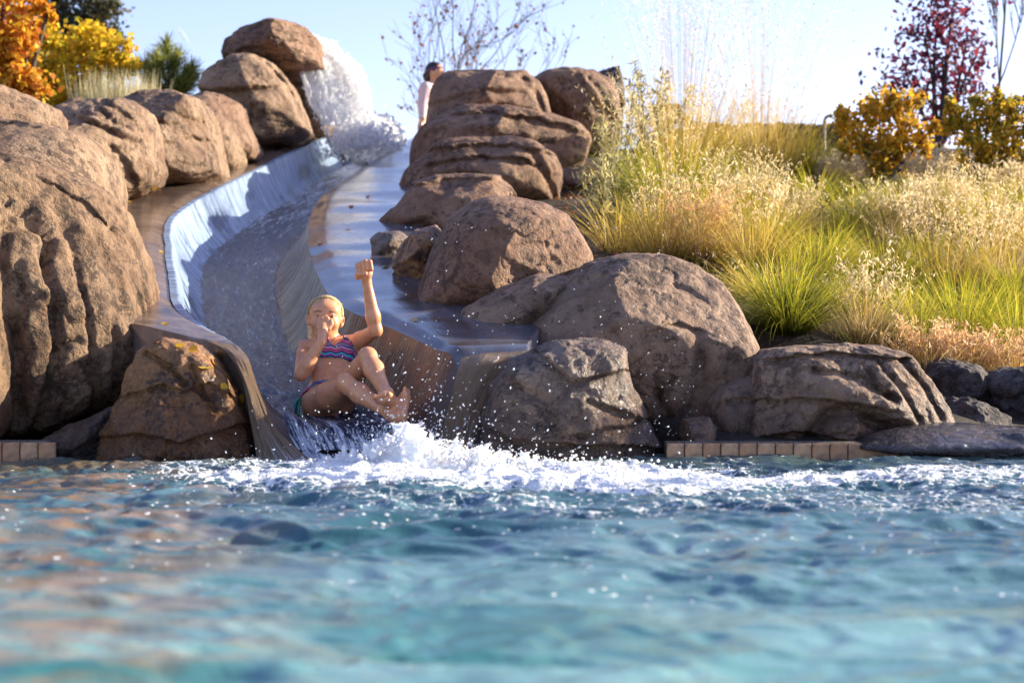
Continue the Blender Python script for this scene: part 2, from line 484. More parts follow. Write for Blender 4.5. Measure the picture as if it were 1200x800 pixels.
def pool_wall(x0, x1, y, top, label, widths):
    L = x1 - x0
    w = link('pool_wall', box_mesh('pool_wall', L, .10, .9, .004), MAT_GROUT, loc=((x0 + x1) / 2, y + .065, top - .45))
    tag(w, label, None, None, 'structure')
    x = x0
    k = 0
    while x < x1 - .02:
        n = widths[k % len(widths)]; k += 1
        for row in (0, 1):
            o = link('tile', tile_me if n == 1 else tile_wide, None, w)
            o.location = (x + n * TILE_W / 2 - (x0 + x1) / 2, -.063 + random.uniform(-.0015, .0015), .45 - .053 - .101 * row)
            o.rotation_euler = (random.uniform(-.008, .008), random.uniform(-.004, .004), random.uniform(-.01, .01))
        x += n * TILE_W
    return w
pool_wall(.62, 1.86, 6.86, .095, 'brown tiled pool wall under the layered boulder on the right', [1, 1, 1, 1, 1, 1, 1, 1, 1, 1, 3, 3])
pool_wall(1.865, 3.4, 6.80, .085, 'brown tiled pool wall under the flat wet slab', [3, 1, 1, 3, 1])
pool_wall(-3.6, -1.885, 6.92, .095, 'pale tiled pool wall below the big fluted boulder at left', [1])
# ------------------------------------------------------------------ the water slide
def mat_wet_concrete(name, base, light, dark, rough=.16, flow=(1, 1, 1), bump=.35, spec=.6):
    nt = NT(name)
    uv = nt.n('ShaderNodeUVMap'); tc = nt.n('ShaderNodeTexCoord')
    u = nt.mapping(uv.outputs[0], flow)
    st = nt.noise(u, 3, 6, .65, .6); fine = nt.noise(u, 14, 5, .65, .3)
    ob = nt.noise(tc.outputs['Object'], 3.0, 5, .6, .5); og = nt.noise(tc.outputs['Object'], 60, 3, .6)
    c = nt.mix(nt.ramp(st, [(.38, (0, 0, 0)), (.65, (1, 1, 1))]), base, light)
    c = nt.mix(nt.ramp(ob, [(.42, (0, 0, 0)), (.68, (.85, .85, .85))]), c, dark)
    c = nt.mix(nt.math('MULTIPLY', og, .35), c, dark)
    film = nt.noise(nt.mapping(u, (.35, 1.0, 1)), 2.2, 4, .6, 1.0)
    r = nt.math('MULTIPLY', nt.ramp(fine, [(.3, (rough * .6,) * 3), (.7, (rough * 1.8,) * 3)]), nt.ramp(film, [(.42, (.6, .6, .6)), (.62, (2.4 / 2.4, 1.0, 1.0))]))
    c = nt.mix(nt.ramp(film, [(.5, (0, 0, 0)), (.62, (.6, .6, .6))]), c, dark)
    h = nt.math('ADD', nt.math('MULTIPLY', st, .6), nt.math('MULTIPLY', fine, .4))
    return nt.done(nt.principled(c, r, nt.bump(h, bump, .03), Specular_IOR_Level=spec).outputs[0])

slide = empty('water_slide', (0, 7.2, 0))
tag(slide, 'curving wet concrete water slide running down between the boulders into the pool', 'water slide')

def grid_faces(nr, nc):
    i = (np.arange(nr - 1)[:, None] * nc + np.arange(nc - 1)[None, :]).ravel()
    return np.stack([i, i + nc, i + nc + 1, i + 1], 1)

tt = np.linspace(0, 1, NT_ROWS)
arc = np.concatenate([[0], np.cumsum(np.linalg.norm(np.diff((LL + RR) / 2, axis=0), axis=1))])

def chute_point(s, lift=0.0, rows=slice(None)):
    """s: (nc,) across, 0 at the left lip and 1 at the right lip -> (nr, nc, 3)"""
    L = LL[rows][:, None, :]; R = RR[rows][:, None, :]; D = DD[rows][:, None]
    s_ = s[None, :]
    xy = L + (R - L) * s_[..., None]
    prof = 1 - np.abs(2 * s_ - 1) ** 3.2
    # rounded lips
    pts = xy.copy()
    pts[..., 2] -= D * np.clip(prof, 0, 1) - lift
    return pts

def rootshift(pts): return pts.reshape(-1, 3) - np.array([0, 7.2, 0])

s_all = np.concatenate([np.linspace(0, .12, 12), np.linspace(.135, .865, 42), np.linspace(.88, 1, 12)])
pts = chute_point(s_all)
# plastered unevenness
n = perlin(pts.reshape(-1, 3) * 3.0).reshape(pts.shape[:2])
pts[..., 2] += .012 * n * np.clip(1 - np.abs(2 * s_all - 1) ** 3.2, 0, 1)
UVc = np.stack(np.meshgrid(s_all * 1.3, arc), -1).reshape(-1, 2)
MAT_CHUTE = mat_wet_concrete('wet_chute_concrete', rgb(.085, .050, .038), rgb(.17, .095, .058), rgb(.045, .030, .030), .30, (.6, 2.0, 1), .45, .3)
link('chute', mesh_np('chute', rootshift(pts), grid_faces(NT_ROWS, len(s_all)), uv=UVc), MAT_CHUTE, slide, (0, 0, 0))

# ledges either side
def ledge(side):
    nc = 26
    w = np.linspace(0, 1, nc)
    base = LL if side < 0 else RR
    out = np.zeros((NT_ROWS, nc, 3))
    width = np.interp(base[:, 1], [6.7, 6.98, 7.2, 7.6, 8.4], [.03, .05, .12, .38, 1.15] if side < 0 else [.20, .28, .40, .66, 1.0])
    for j, q in enumerate(w):
        out[:, j, 0] = base[:, 0] + side * q * width
        out[:, j, 1] = base[:, 1] + (.06 * q if side > 0 else 0.10 * q)
        out[:, j, 2] = base[:, 2] + .012 * q - .03 * np.exp(-(q / .05) ** 2) + .028
    out[:, -1, 2] -= .55; out[:, -1, 0] = out[:, -2, 0] + side * .01
    out[:, 0, 2] = base[:, 2]; out[:, 1, 2] = base[:, 2] + .008
    nz = perlin(out.reshape(-1, 3) * np.array([2.2, 1.4, 2])).reshape(out.shape[:2])
    out[..., 2] += .010 * nz * sstep(0, .15, w)[None, :]
    uv = np.stack(np.meshgrid(w * 1.1, arc), -1).reshape(-1, 2)
    f = grid_faces(NT_ROWS, nc)
    if side < 0: f = f[:, ::-1]
    return out, f, uv
MAT_LEDGE_R = mat_wet_concrete('wet_ledge_concrete', rgb(.095, .105, .145), rgb(.13, .15, .20), rgb(.075, .055, .05), .10, (3.0, .8, 1), .13)
MAT_LEDGE_L = mat_wet_concrete('wet_brown_ledge', rgb(.20, .13, .095), rgb(.34, .26, .2), rgb(.09, .065, .055), .11, (1.2, 2.2, 1), .22)
for side, m in ((-1, MAT_LEDGE_L), (1, MAT_LEDGE_R)):
    o_, f_, u_ = ledge(side)
    link('ledge', mesh_np('ledge', rootshift(o_), f_, uv=u_), m, slide)

# ---- moving water in the channel
def mat_flow(name, col, foam_lo, foam_hi, flow, sc=8, rough=.06, bump=.6, foam=(.80, .84, .90, 1), spec=.55):
    nt = NT(name)
    uv = nt.n('ShaderNodeUVMap')
    u = nt.mapping(uv.outputs[0], flow)
    a = nt.noise(u, sc, 6, .7, .8); b = nt.noise(u, sc * 4, 4, .7, .4)
    at = nt.n('ShaderNodeAttribute', attribute_name='foam')
    q = nt.math('ADD', nt.math('MULTIPLY', a, .55), nt.math('MULTIPLY', b, .45))
    q = nt.math('ADD', q, nt.math('MULTIPLY', at.outputs['Fac'], .3))
    fm_ = nt.ramp(q, [(foam_lo, (0, 0, 0)), (foam_hi, (1, 1, 1))])
    nrm = nt.bump(nt.math('ADD', nt.math('MULTIPLY', a, .7), nt.math('MULTIPLY', b, .5)), bump, .035)
    w_ = nt.principled(col, rough, nrm, IOR=1.333, Specular_IOR_Level=spec)
    f_ = nt.principled(foam, .4, nrm)
    m = nt.n('ShaderNodeMixShader'); nt.l(fm_, m.inputs[0]); nt.l(w_.outputs[0], m.inputs[1]); nt.l(f_.outputs[0], m.inputs[2])
    return nt.done(m.outputs[0])

s_w = np.linspace(.17, .80, 60)
rows = slice(4, NT_ROWS)
wp = chute_point(s_w, .022, rows)
fl = wp.reshape(-1, 3)
nr = NT_ROWS - 4
rip = .010 * perlin(fl * np.array([9, 5, 5])) + .006 * (1 - 2 * np.abs(perlin(fl * np.array([18, 12, 12])))) + .004 * perlin(fl * 40)
edge = np.tile(np.minimum(sstep(.17, .24, s_w), 1 - sstep(.74, .80, s_w)), (nr, 1)).ravel()
fl = fl.copy(); fl[:, 2] += rip * edge - .03 * (1 - edge)
fo_ = (np.interp(np.linspace(0, 1, nr), [0, .1, .3, .6, .85, 1], [1.0, .45, .12, .08, .25, 1.0])[:, None] * np.ones(len(s_w))).ravel()
uvw = np.stack(np.meshgrid(s_w * 1.0, arc[rows]), -1).reshape(-1, 2)
MAT_FLOW = mat_flow('channel_water', rgb(.030, .036, .075), .585, .68, (2.6, .22, 1), 10, .06, .8, rgb(.78, .84, .95), .35)
link('flowing_water', mesh_np('flowing_water', fl - np.array([0, 7.2, 0]), grid_faces(nr, len(s_w)), uv=uvw, attrs={'foam': fo_}), MAT_FLOW, slide)

# ---- sheet of water sliding down the left wall of the channel
s_l = np.concatenate([np.linspace(-.035, 0, 5), np.linspace(.008, .26, 34)])
rows = slice(0, 172)
nr = 172
def sheet_pts(s, rows, lift):
    q = chute_point(np.clip(s, 0, 1), 0, rows)
    neg = np.minimum(s, 0)
    q[..., 0] += (neg * 1.2)[None, :]
    q[..., 2] += lift
    # push off the wall towards the channel
    q[..., 0] += lift * .9
    return q
sp = sheet_pts(s_l, rows, .012)
fl = sp.reshape(-1, 3).copy()
A2 = np.repeat(arc[rows], len(s_l)); S2 = np.tile(s_l, nr)
st = fbm(np.column_stack([A2 * 7, S2 * 5, A2 * 0]), 4)
fl[:, 0] += .012 * st * sstep(0, .05, S2); fl[:, 2] += .006 * st
patch = fbm(np.column_stack([A2 * 2.6, S2 * 4.5, A2 * 0 + 4]), 3)
thick = .50 + .55 * np.interp(A2, [0, 1.5, 3, 12], [.35, .15, .05, .0]) - 2.6 * np.clip(patch - .10, 0, 1) * sstep(.04, .1, S2) * (1 - sstep(.2, .26, S2) * .6)
uvs = np.column_stack([S2 * 1.1, A2])
MAT_SHEET = mat_flow('wall_water_sheet', rgb(.06, .09, .17), .53, .90, (.55, 3.0, 1), 5, .08, .5, rgb(.52, .69, .94))
link('water_sheet', mesh_np('water_sheet', fl - np.array([0, 7.2, 0]), grid_faces(nr, len(s_l)), uv=uvs, attrs={'foam': thick}), MAT_SHEET, slide)

# ---- glassy tongues of water running off both ends of the ledges
def tongue(name, pts_rows, mat, thick=.02, seed=0):
    """pts_rows: list of (left point, right point) down the fall"""
    A = catmull([a for a, b in pts_rows], 40); B = catmull([b for a, b in pts_rows], 40)
    nc = 18
    q = np.linspace(0, 1, nc)
    g_ = A[:, None, :] * (1 - q)[None, :, None] + B[:, None, :] * q[None, :, None]
    fl_ = g_.reshape(-1, 3).copy()
    U = np.tile(q, 40); Vv = np.repeat(np.linspace(0, 1, 40), nc)
    d = .022 * fbm(np.column_stack([U * 5 + seed, Vv * 1.6, U * 0]), 3) + .03 * np.sin(U * math.pi)
    fl_[:, 1] -= d
    uv_ = np.column_stack([U, Vv])
    back = fl_.copy(); back[:, 1] += thick
    fa = grid_faces(40, nc)
    nrm = len(fl_)
    return link(name, mesh_np(name, np.vstack([fl_, back]) - np.array([0, 7.2, 0]), np.vstack([fa, fa[:, ::-1] + nrm]), uv=np.vstack([uv_, uv_]), attrs={'foam': np.concatenate([Vv ** 3 * .6] * 2)}), mat, slide)
MAT_TONGUE = mat_flow('sliding_water', rgb(.20, .135, .085), .60, .80, (5.0, .5, 1), 4, .05, .8)
tongue('water_tongue', [(P(232, 396, 7.30), P(276, 404, 7.22)), (P(262, 410, 7.12), P(290, 420, 7.08)), (P(282, 440, 6.98), P(302, 455, 6.98)),
                        (P(293, 490, 6.88), P(322, 500, 6.88)), (P(300, 530, 6.82), P(350, 528, 6.80)), (P(300, 555, 6.76), P(380, 552, 6.70))], MAT_TONGUE, seed=3)
tongue('water_tongue', [(P(545, 409, 7.2), P(655, 406, 7.25)), (P(540, 420, 7.04), P(640, 414, 7.10)), (P(532, 450, 6.97), P(606, 440, 7.04)),
                        (P(522, 490, 6.90), P(580, 480, 6.98)), (P(512, 530, 6.84), P(566, 530, 6.90)), (P(508, 560, 6.8), P(566, 560, 6.86))], MAT_TONGUE, seed=8)
# ------------------------------------------------------------------ boulders
_ico = {}
def ico(sub):
    if sub not in _ico:
        bm = bmesh.new()
        bmesh.ops.create_icosphere(bm, subdivisions=sub, radius=1)
        bm.verts.ensure_lookup_table()
        _ico[sub] = (np.array([x.co[:] for x in bm.verts]), np.array([[q.index for q in fc.verts] for fc in bm.faces]))
        bm.free()
    v_, f_ = _ico[sub]
    return v_ / np.linalg.norm(v_, axis=1)[:, None], f_

def radial(poly, n=720, blur=4):
    poly = np.asarray(poly, float)
    a = poly; b = np.roll(poly, -1, 0)
    cr = a[:, 0] * b[:, 1] - b[:, 0] * a[:, 1]
    A = cr.sum() / 2
    c = ((a + b) * cr[:, None]).sum(0) / (6 * A)
    th = np.linspace(-math.pi, math.pi, n, endpoint=False)
    r = np.zeros(n)
    for i, t in enumerate(th):
        d = np.array([math.cos(t), math.sin(t)])
        e = b - a; w = a - c
        den = d[0] * e[:, 1] - d[1] * e[:, 0]
        den = np.where(np.abs(den) < 1e-9, 1e-9, den)
        tt_ = (w[:, 0] * e[:, 1] - w[:, 1] * e[:, 0]) / den
        ss = (w[:, 0] * d[1] - w[:, 1] * d[0]) / den
        ok = (ss >= 0) & (ss <= 1) & (tt_ > 0)
        r[i] = tt_[ok].max() if ok.any() else 0
    k = np.exp(-(np.arange(-12, 13) / blur) ** 2); k /= k.sum()
    r = np.convolve(np.concatenate([r[-12:], r, r[:12]]), k, 'valid')
    return c, th, r

def seg_dist(P2, pts):
    """distance to a polyline and signed side (positive = below, larger py)"""
    best = np.full(len(P2), 1e9); side = np.zeros(len(P2))
    for a, b in zip(pts[:-1], pts[1:]):
        a = np.array(a, float); b = np.array(b, float)
        e = b - a; L2 = (e * e).sum() + 1e-9
        t = np.clip(((P2 - a) @ e) / L2, 0, 1)
        q = P2 - (a + t[:, None] * e)
        d = np.hypot(q[:, 0], q[:, 1])
        s = e[0] * q[:, 1] - e[1] * q[:, 0]
        m = d < best
        best = np.where(m, d, best); side = np.where(m, np.sign(s), side)
    return best, side

def boulder(name, label, outline, Y, front, back, mat, sub=6, p=2.5, seed=0, lean=.25, facets=6, rough=1.0,
            strata=0.0, strata_n=5, strata_dir=(.1, 0, 1), flutes=0.0, creases=(), cracks=.03, vert=0.0, cat='boulder', group=None, turn=0.0):
    r_ = np.random.default_rng(100 + seed)
    poly = [(P(x, y, Y)[0], P(x, y, Y)[2]) for x, y in outline]
    c, th, rr = radial(poly)
    d, faces = ico(sub)
    d = d.copy()
    theta = np.arctan2(d[:, 2], d[:, 0])
    s = np.hypot(d[:, 0], d[:, 2]); q = np.abs(d[:, 1])
    nm = (s ** p + q ** p) ** (1 / p)
    s = s / nm; q = q / nm
    R = np.interp(theta, np.append(th, math.pi), np.append(rr, rr[0]))
    size = float(np.mean(rr))
    # unit-shape facets on the camera side
    u = np.column_stack([s * np.cos(theta), np.sign(d[:, 1]) * q, s * np.sin(theta)])
    for k in range(facets):
        n = np.array([np.clip(r_.normal() * .5, -.7, .7), -1, np.clip(r_.normal() * .45, -.5, .6)]); n /= np.linalg.norm(n)
        h = r_.uniform(.80, .95)
        ex = np.clip(u @ n - h, 0, None)
        u[:, 1] += ex * .9 * (d[:, 1] < 0)
    s2 = np.hypot(u[:, 0], u[:, 2])
    x = c[0] + R * u[:, 0]; z = c[1] + R * u[:, 2]
    dep = np.where(u[:, 1] < 0, front, back)
    y = Y + u[:, 1] * dep + turn * (x - c[0])
    # lean: the face slopes away towards the top, but the outline keeps its apparent size
    dy = lean * (z - c[1])
    k = (y + dy) / y
    pw = np.column_stack([x, y + dy, z])
    pr = pw / size
    so = r_.uniform(0, 50, 3)
    ctr = np.array([c[0], Y, c[1]])
    nd = pw - ctr
    nd = nd / np.array([size, (front + back) / 2, size]) ** 1.0
    nd /= np.linalg.norm(nd, axis=1)[:, None] + 1e-9
    low = fbm(pr * 1.1 + so, 3)
    mid = fbm(pr * 3.4 + so, 4)
    hi = fbm(pw * 9 + so, 4)
    disp = size * rough * (.085 * low + .045 * mid)
    fineA = rough * (.014 * hi + (.009 * (ridged(pw * 6 + so, 2) - .5)) + .004 * perlin(pw * 30 + so))
    cn = perlin(pr * 1.35 + so + 3 + .35 * fbm(pr * 3 + so, 2)[:, None]); cn2 = perlin(pr * 2.6 + so + 13 + .25 * fbm(pr * 5 + so, 2)[:, None])
    gate = sstep(-.1, .2, perlin(pr * 1.1 + so + 23))
    disp -= size * cracks * (np.exp(-(cn / .035) ** 2) * gate + .6 * np.exp(-(cn2 / .04) ** 2) * (1 - gate))
    if strata:
        sd = np.array(strata_dir, float); sd /= np.linalg.norm(sd)
        w = (pr @ sd) * strata_n + .45 * fbm(pr * 1.6 + so + 9, 2) * strata_n * .35
        fr = w - np.floor(w)
        layer = np.floor(w)
        hh = np.sin(layer * 12.9898 + seed) * 43758.5453; hh = hh - np.floor(hh)
        prof = sstep(0, .16, fr) * (1 - .35 * fr) - .5
        disp += size * strata * (prof * .7 + (hh - .5) * .8) * sstep(-.5, .3, mid + .35)
    if vert:
        vv_ = 1 - 2 * np.abs(perlin(pr * np.array([3.0, 3.0, .55]) + so + .3 * fbm(pr * 2 + so, 2)[:, None]))
        disp -= size * vert * sstep(.45, .95, vv_) * sstep(.75, .4, u[:, 2]) if False else size * vert * sstep(.45, .95, vv_) * (1 - sstep(.45, .8, u[:, 2]))
    if flutes:
        ang = pr[:, 0] * 5.2 + .5 * fbm(pr * np.array([1.2, 1.2, .5]) + so + 4, 2) * 2.2 + pr[:, 2] * .25
        fl = np.abs(np.sin(ang * math.pi / 2)) ** .7
        disp -= size * flutes * (1 - fl) * (1 - sstep(.55, .9, u[:, 2]))
    inpl = np.where(s2 > .72, .45, 1.0)
    dv = nd * (disp * 1.0)[:, None]
    dv[:, 0] *= inpl; dv[:, 2] *= inpl
    pw = pw + dv + nd * fineA[:, None]
    # creases read off the photograph, cut into the front of the stone
    if len(creases):
        uu = 600 + (pw[:, 0]) / pw[:, 1] * F; vv = 400 - (pw[:, 2] - CAM_H) / pw[:, 1] * F
        px = np.column_stack([uu, vv])
        frontw = sstep(.25, -.15, u[:, 1]) if False else (1 - sstep(-.15, .25, u[:, 1]))
        wob = 3.2 * perlin(pw * 9 + so)
        for cr in creases:
            mode, pts, wd, dp = cr
            dd, sg = seg_dist(px, pts)
            if mode == 'g':
                a = dp * np.exp(-((dd + wob * .5) / wd) ** 2)
                p_ = np.array(pts, float); ln_ = np.hypot(*np.diff(p_, axis=0).T).sum()
                if ln_ > 110: a *= sstep(0, .45 * ln_, np.hypot(px[:, 0] - p_[0, 0], px[:, 1] - p_[0, 1]))
            elif mode == 'r':
                a = -dp * np.exp(-((dd) / wd) ** 2)
            else:   # step: stone below the line is set back, recovering over wd pixels
                sd_ = dd * sg + wob
                a = dp * sstep(-1.5, 1.5, sd_) * np.exp(-np.clip(sd_, 0, None) / wd)
            pw = pw + (a * frontw)[:, None] * np.array([-.10 * np.sign(c[0] * 0 + nd[:, 0]), np.ones(len(pw)), 0 * nd[:, 0]]).T
    base = np.array([c[0], Y, pw[:, 2].min()])
    o = link(name, mesh_np(name, pw - base, faces), mat, None, tuple(base))
    tag(o, label, cat, group)
    return o

RK_TAN = mat_rock('tan_rock', rgb(0.280, 0.171, 0.103), rgb(0.393, 0.273, 0.174), rgb(0.114, 0.068, 0.045), speck=.22)
RK_FLUTE = mat_rock('fluted_rock', rgb(0.230, 0.134, 0.076), rgb(0.328, 0.214, 0.125), rgb(0.078, 0.046, 0.029), wet_z=.10, wet_h=.25, speck=.32)
RK_RED = mat_rock('red_brown_rock', rgb(0.256, 0.140, 0.085), rgb(0.359, 0.227, 0.147), rgb(0.107, 0.060, 0.040), speck=.28)
RK_PURPLE = mat_rock('grey_brown_rock', rgb(.27, .172, .118), rgb(.37, .25, .172), rgb(.115, .072, .054), wet_z=.10, wet_h=.22, speck=.22)
RK_WET = mat_rock('wet_brown_rock', rgb(.32, .15, .055), rgb(.46, .235, .095), rgb(.08, .045, .032), wet_z=.13, wet_h=.3, speck=.5, gloss=.45, stain=rgb(.30, .14, .045))
RK_SPLASH = mat_rock('splashed_rock', rgb(.21, .145, .115), rgb(.36, .265, .20), rgb(.075, .055, .046), wet_z=.16, wet_h=.3, speck=.5, gloss=.5)
RK_DARK = mat_rock('dark_lava_rock', rgb(.085, .07, .07), rgb(.15, .125, .12), rgb(.035, .03, .032), speck=.6, scale=1.5)
RK_SLAB = mat_rock('wet_dark_slab', rgb(.045, .035, .036), rgb(.085, .066, .064), rgb(.022, .018, .02), speck=.4, gloss=.12, spec=.6)

# --- left bank
boulder('boulder', 'biggest boulder at the left edge, tan with vertical flutes down its sunlit face',
        [(-170,215),(-60,178),(0,176),(48,184),(92,207),(128,243),(146,290),(163,338),(182,398),(178,424),(160,452),(148,472),(128,484),(98,500),(72,512),(42,514),(10,505),(-60,515),(-180,510)],
        7.85, .75, .8, RK_FLUTE, sub=7, p=2.9, seed=1, lean=.26, facets=5, rough=1.15, turn=.35, vert=.075, cracks=.04,
        creases=[('g', [(24,262),(16,330),(12,400),(20,480)], 13, .08), ('g', [(150,300),(160,345),(168,390),(170,430)], 5, .03), ('s', [(60,215),(95,232),(125,262)], 12, .03)])
boulder('boulder', 'narrow sunlit sliver of rock in the bottom left corner of the bank',
        [(-150,330),(-40,350),(0,372),(7,420),(9,470),(6,512),(-20,530),(-150,530)], 7.25, .25, .4, RK_FLUTE, sub=5, seed=2, facets=3)
boulder('boulder', 'small grey wedge of wet rock tucked under the fluted boulder',
        [(50,515),(75,500),(100,492),(125,478),(138,474),(140,500),(128,530),(118,552),(60,552)], 7.22, .2, .3, RK_SPLASH, sub=5, seed=3, facets=5)
boulder('boulder', 'low rust brown wet boulder with yellow leaves on it beside the slide mouth',
        [(118,520),(134,470),(146,436),(160,412),(188,396),(222,402),(248,416),(270,440),(284,468),(294,500),(304,525),(308,556),(200,562),(114,558)],
        7.06, .26, .4, RK_WET, sub=7, p=2.3, seed=4, lean=.25, facets=7, rough=1.25,
        creases=[('s', [(150,462),(185,452),(215,456),(245,448),(270,462)], 26, .022), ('s', [(118,512),(165,508),(210,520),(250,506),(292,496)], 30, .035), ('g', [(170,415),(200,432),(215,450)], 4, .04), ('g', [(225,430),(232,455),(250,480)], 4, .03)])
boulder('boulder', 'rounded tan boulder behind the fluted one, shaded on its left half',
        [(-110,150),(-20,139),(30,141),(66,146),(97,156),(120,180),(132,213),(134,250),(128,285),(60,300),(-110,280)], 9.6, .7, .8, RK_TAN, sub=6, seed=5, lean=.35, facets=4, rough=.7, turn=.3,
        creases=[('s', [(-20,142),(35,146),(66,147),(80,160)], 8, .03)])
boulder('boulder', 'topmost tan boulder at the left edge below the orange leaved tree',
        [(-90,112),(-20,101),(12,103),(32,111),(58,124),(64,142),(60,160),(20,185),(-90,180)], 11.2, .6, .8, RK_TAN, sub=6, seed=6, lean=.3, facets=5, turn=.25)
boulder('boulder', 'broad creased tan boulder below the pale reeds, second along the left ledge',
        [(62,150),(70,131),(92,119),(120,116),(151,116),(166,126),(176,150),(180,178),(187,197),(182,216),(161,229),(140,238),(120,240),(80,230),(62,200)], 12.4, .8, .8, RK_TAN, sub=6, p=2.4, seed=7, lean=.45, facets=6, strata=.05, strata_n=5, strata_dir=(.45, 0, 1), turn=.35,
        creases=[('g', [(95,140),(120,150),(150,165),(178,168)], 3, .05), ('g', [(120,118),(140,130),(165,150)], 3, .04), ('g', [(128,172),(145,190),(155,215)], 5, .06), ('g', [(110,122),(135,145),(172,158)], 3, .035)])
boulder('boulder', 'square shouldered tan boulder under the small pine, third along the left ledge',
        [(148,122),(175,108),(210,109),(236,117),(242,130),(248,150),(256,180),(262,206),(242,216),(200,222),(180,220),(175,190),(172,162),(158,140)], 13.7, .8, .8, RK_TAN, sub=6, p=2.9, seed=8, lean=.35, facets=6, strata=.05, strata_n=4, strata_dir=(-.2, 0, 1), turn=.3,
        creases=[('s', [(176,168),(205,165),(225,160),(250,165)], 12, .07), ('g', [(196,126),(215,140),(235,145)], 4, .05), ('s', [(176,140),(200,145),(222,140)], 9, .05)])
boulder('boulder', 'small tan block leaning between the square boulder and its narrow neighbour',
        [(240,138),(257,133),(274,144),(283,168),(285,190),(280,200),(260,210),(250,190),(244,160)], 14.7, .5, .6, RK_TAN, sub=6, seed=9, lean=.3, facets=5, turn=.3)
boulder('boulder', 'narrow red brown boulder standing left of the tall waterfall rock',
        [(228,116),(245,110),(262,112),(281,122),(285,138),(296,160),(305,178),(300,188),(280,192),(262,160),(240,140)], 15.2, .6, .7, RK_RED, sub=6, seed=10, lean=.3, facets=5, turn=.3)
boulder('boulder', 'tall domed boulder standing left of the waterfall, split by a ledge',
        [(240,112),(246,95),(262,80),(280,69),(302,66),(322,76),(342,100),(356,130),(365,158),(345,170),(318,174),(300,170),(290,150),(270,130),(250,118)], 16.8, .9, .9, RK_TAN, sub=6, p=2.6, seed=11, lean=.25, facets=6, strata=.03, turn=.35,
        creases=[('s', [(240,108),(262,104),(285,102),(308,101)], 11, .14), ('g', [(322,82),(340,108),(356,140)], 3, .06), ('g', [(310,72),(330,95),(350,120)], 2.5, .04), ('g', [(285,118),(295,128),(292,145)], 5, .08)])
boulder('boulder', 'flat capped rock on top of the waterfall dome, highest stone in view',
        [(269,78),(272,57),(287,43),(310,34),(328,31),(346,33),(364,39),(376,52),(380,82),(352,88),(320,86),(290,84)], 17.6, .9, .9, RK_RED, sub=7, p=3.2, seed=12, lean=.15, facets=6, strata=.11, strata_n=4, strata_dir=(.0, 0, 1), turn=.3)
boulder('boulder', 'small brown rock poking out right of the white water at the top',
        [(378,62),(390,55),(402,61),(413,72),(409,84),(395,95),(380,92)], 18.8, .5, .6, RK_RED, sub=5, seed=13, facets=5)
boulder('boulder', 'brown rock face behind the falling white water',
        [(322,80),(345,66),(368,68),(384,85),(392,110),(400,150),(392,172),(370,172),(352,150),(335,115)], 18.6, .45, .9, RK_RED, sub=6, seed=14, lean=.4, facets=5, strata=.05)

# --- right stack
boulder('boulder', 'squat round topped boulder at the summit, hiding the woman from the waist down',
        [(498,158),(503,132),(506,110),(513,97),(526,88),(560,86),(592,89),(616,88),(633,101),(641,120),(646,142),(600,160),(540,165)], 16.6, .9, .9, RK_RED, sub=6, p=2.9, seed=20, lean=.2, facets=6, strata=.018, strata_n=3,
        creases=[('s', [(505,122),(540,110),(575,104),(600,106)], 14, .06), ('g', [(612,92),(630,112),(640,138)], 3, .05)])
boulder('boulder', 'wide layered boulder second from the top of the right stack',
        [(481,200),(483,172),(492,152),(520,135),(545,124),(600,128),(650,138),(683,149),(693,166),(684,192),(660,213),(630,215),(560,210)], 15.4, .9, 1.0, RK_RED, sub=6, p=2.7, seed=21, lean=.35, facets=6, strata=.028, strata_n=4, strata_dir=(-.18, 0, 1),
        creases=[('s', [(540,133),(580,131),(630,139),(690,156)], 9, .08), ('g', [(500,160),(530,145),(560,140)], 3, .03), ('s', [(560,150),(600,160),(650,165)], 10, .05)])
boulder('boulder', 'overhanging layered boulder in the middle of the right stack',
        [(468,228),(475,205),(494,186),(512,171),(540,164),(600,164),(626,170),(650,185),(659,206),(655,240),(620,252),(560,240),(500,235)], 13.7, .9, 1.0, RK_RED, sub=6, p=2.9, seed=22, lean=.25, facets=6, strata=.018, strata_n=3,
        creases=[('s', [(505,176),(540,170),(600,169),(640,178)], 7, .09), ('s', [(507,191),(540,184),(600,183),(625,190)], 8, .10), ('g', [(505,206),(530,205),(560,207)], 5, .06), ('g', [(628,180),(640,205),(650,230)], 4, .05)])
boulder('boulder', 'sloping brown boulder with a flat lit top just above the round one',
        [(434,280),(444,262),(464,245),(484,216),(510,207),(555,204),(586,206),(605,228),(600,250),(560,290),(510,296),(470,282)], 11.5, .7, .9, RK_RED, sub=6, p=2.5, seed=23, lean=.4, facets=6,
        creases=[('s', [(484,217),(520,211),(585,208)], 9, .05), ('g', [(445,262),(480,262),(515,270)], 5, .05)])
boulder('boulder', 'low dark wet rock at the ledge below the sloping brown boulder',
        [(434,280),(446,272),(468,272),(482,280),(484,296),(468,308),(440,306)], 9.95, .3, .5, RK_SPLASH, sub=5, seed=24, facets=5)
boulder('boulder', 'small dark brown rock wedged left of the big round boulder',
        [(460,314),(469,292),(488,268),(512,264),(524,280),(515,322),(495,341),(474,332)], 9.2, .4, .5, RK_WET, sub=6, seed=25, facets=5)
boulder('boulder', 'large smooth egg shaped boulder halfway down the right side',
        [(488,362),(494,332),(508,290),(526,255),(550,236),(576,229),(610,230),(641,238),(666,250),(684,278),(695,300),(690,345),(600,372),(540,380),(500,376)], 8.65, .6, .8, RK_RED, sub=7, p=2.35, seed=26, lean=.35, facets=3, rough=.6,
        creases=[('g', [(600,290),(630,285),(650,290)], 4, .012)])
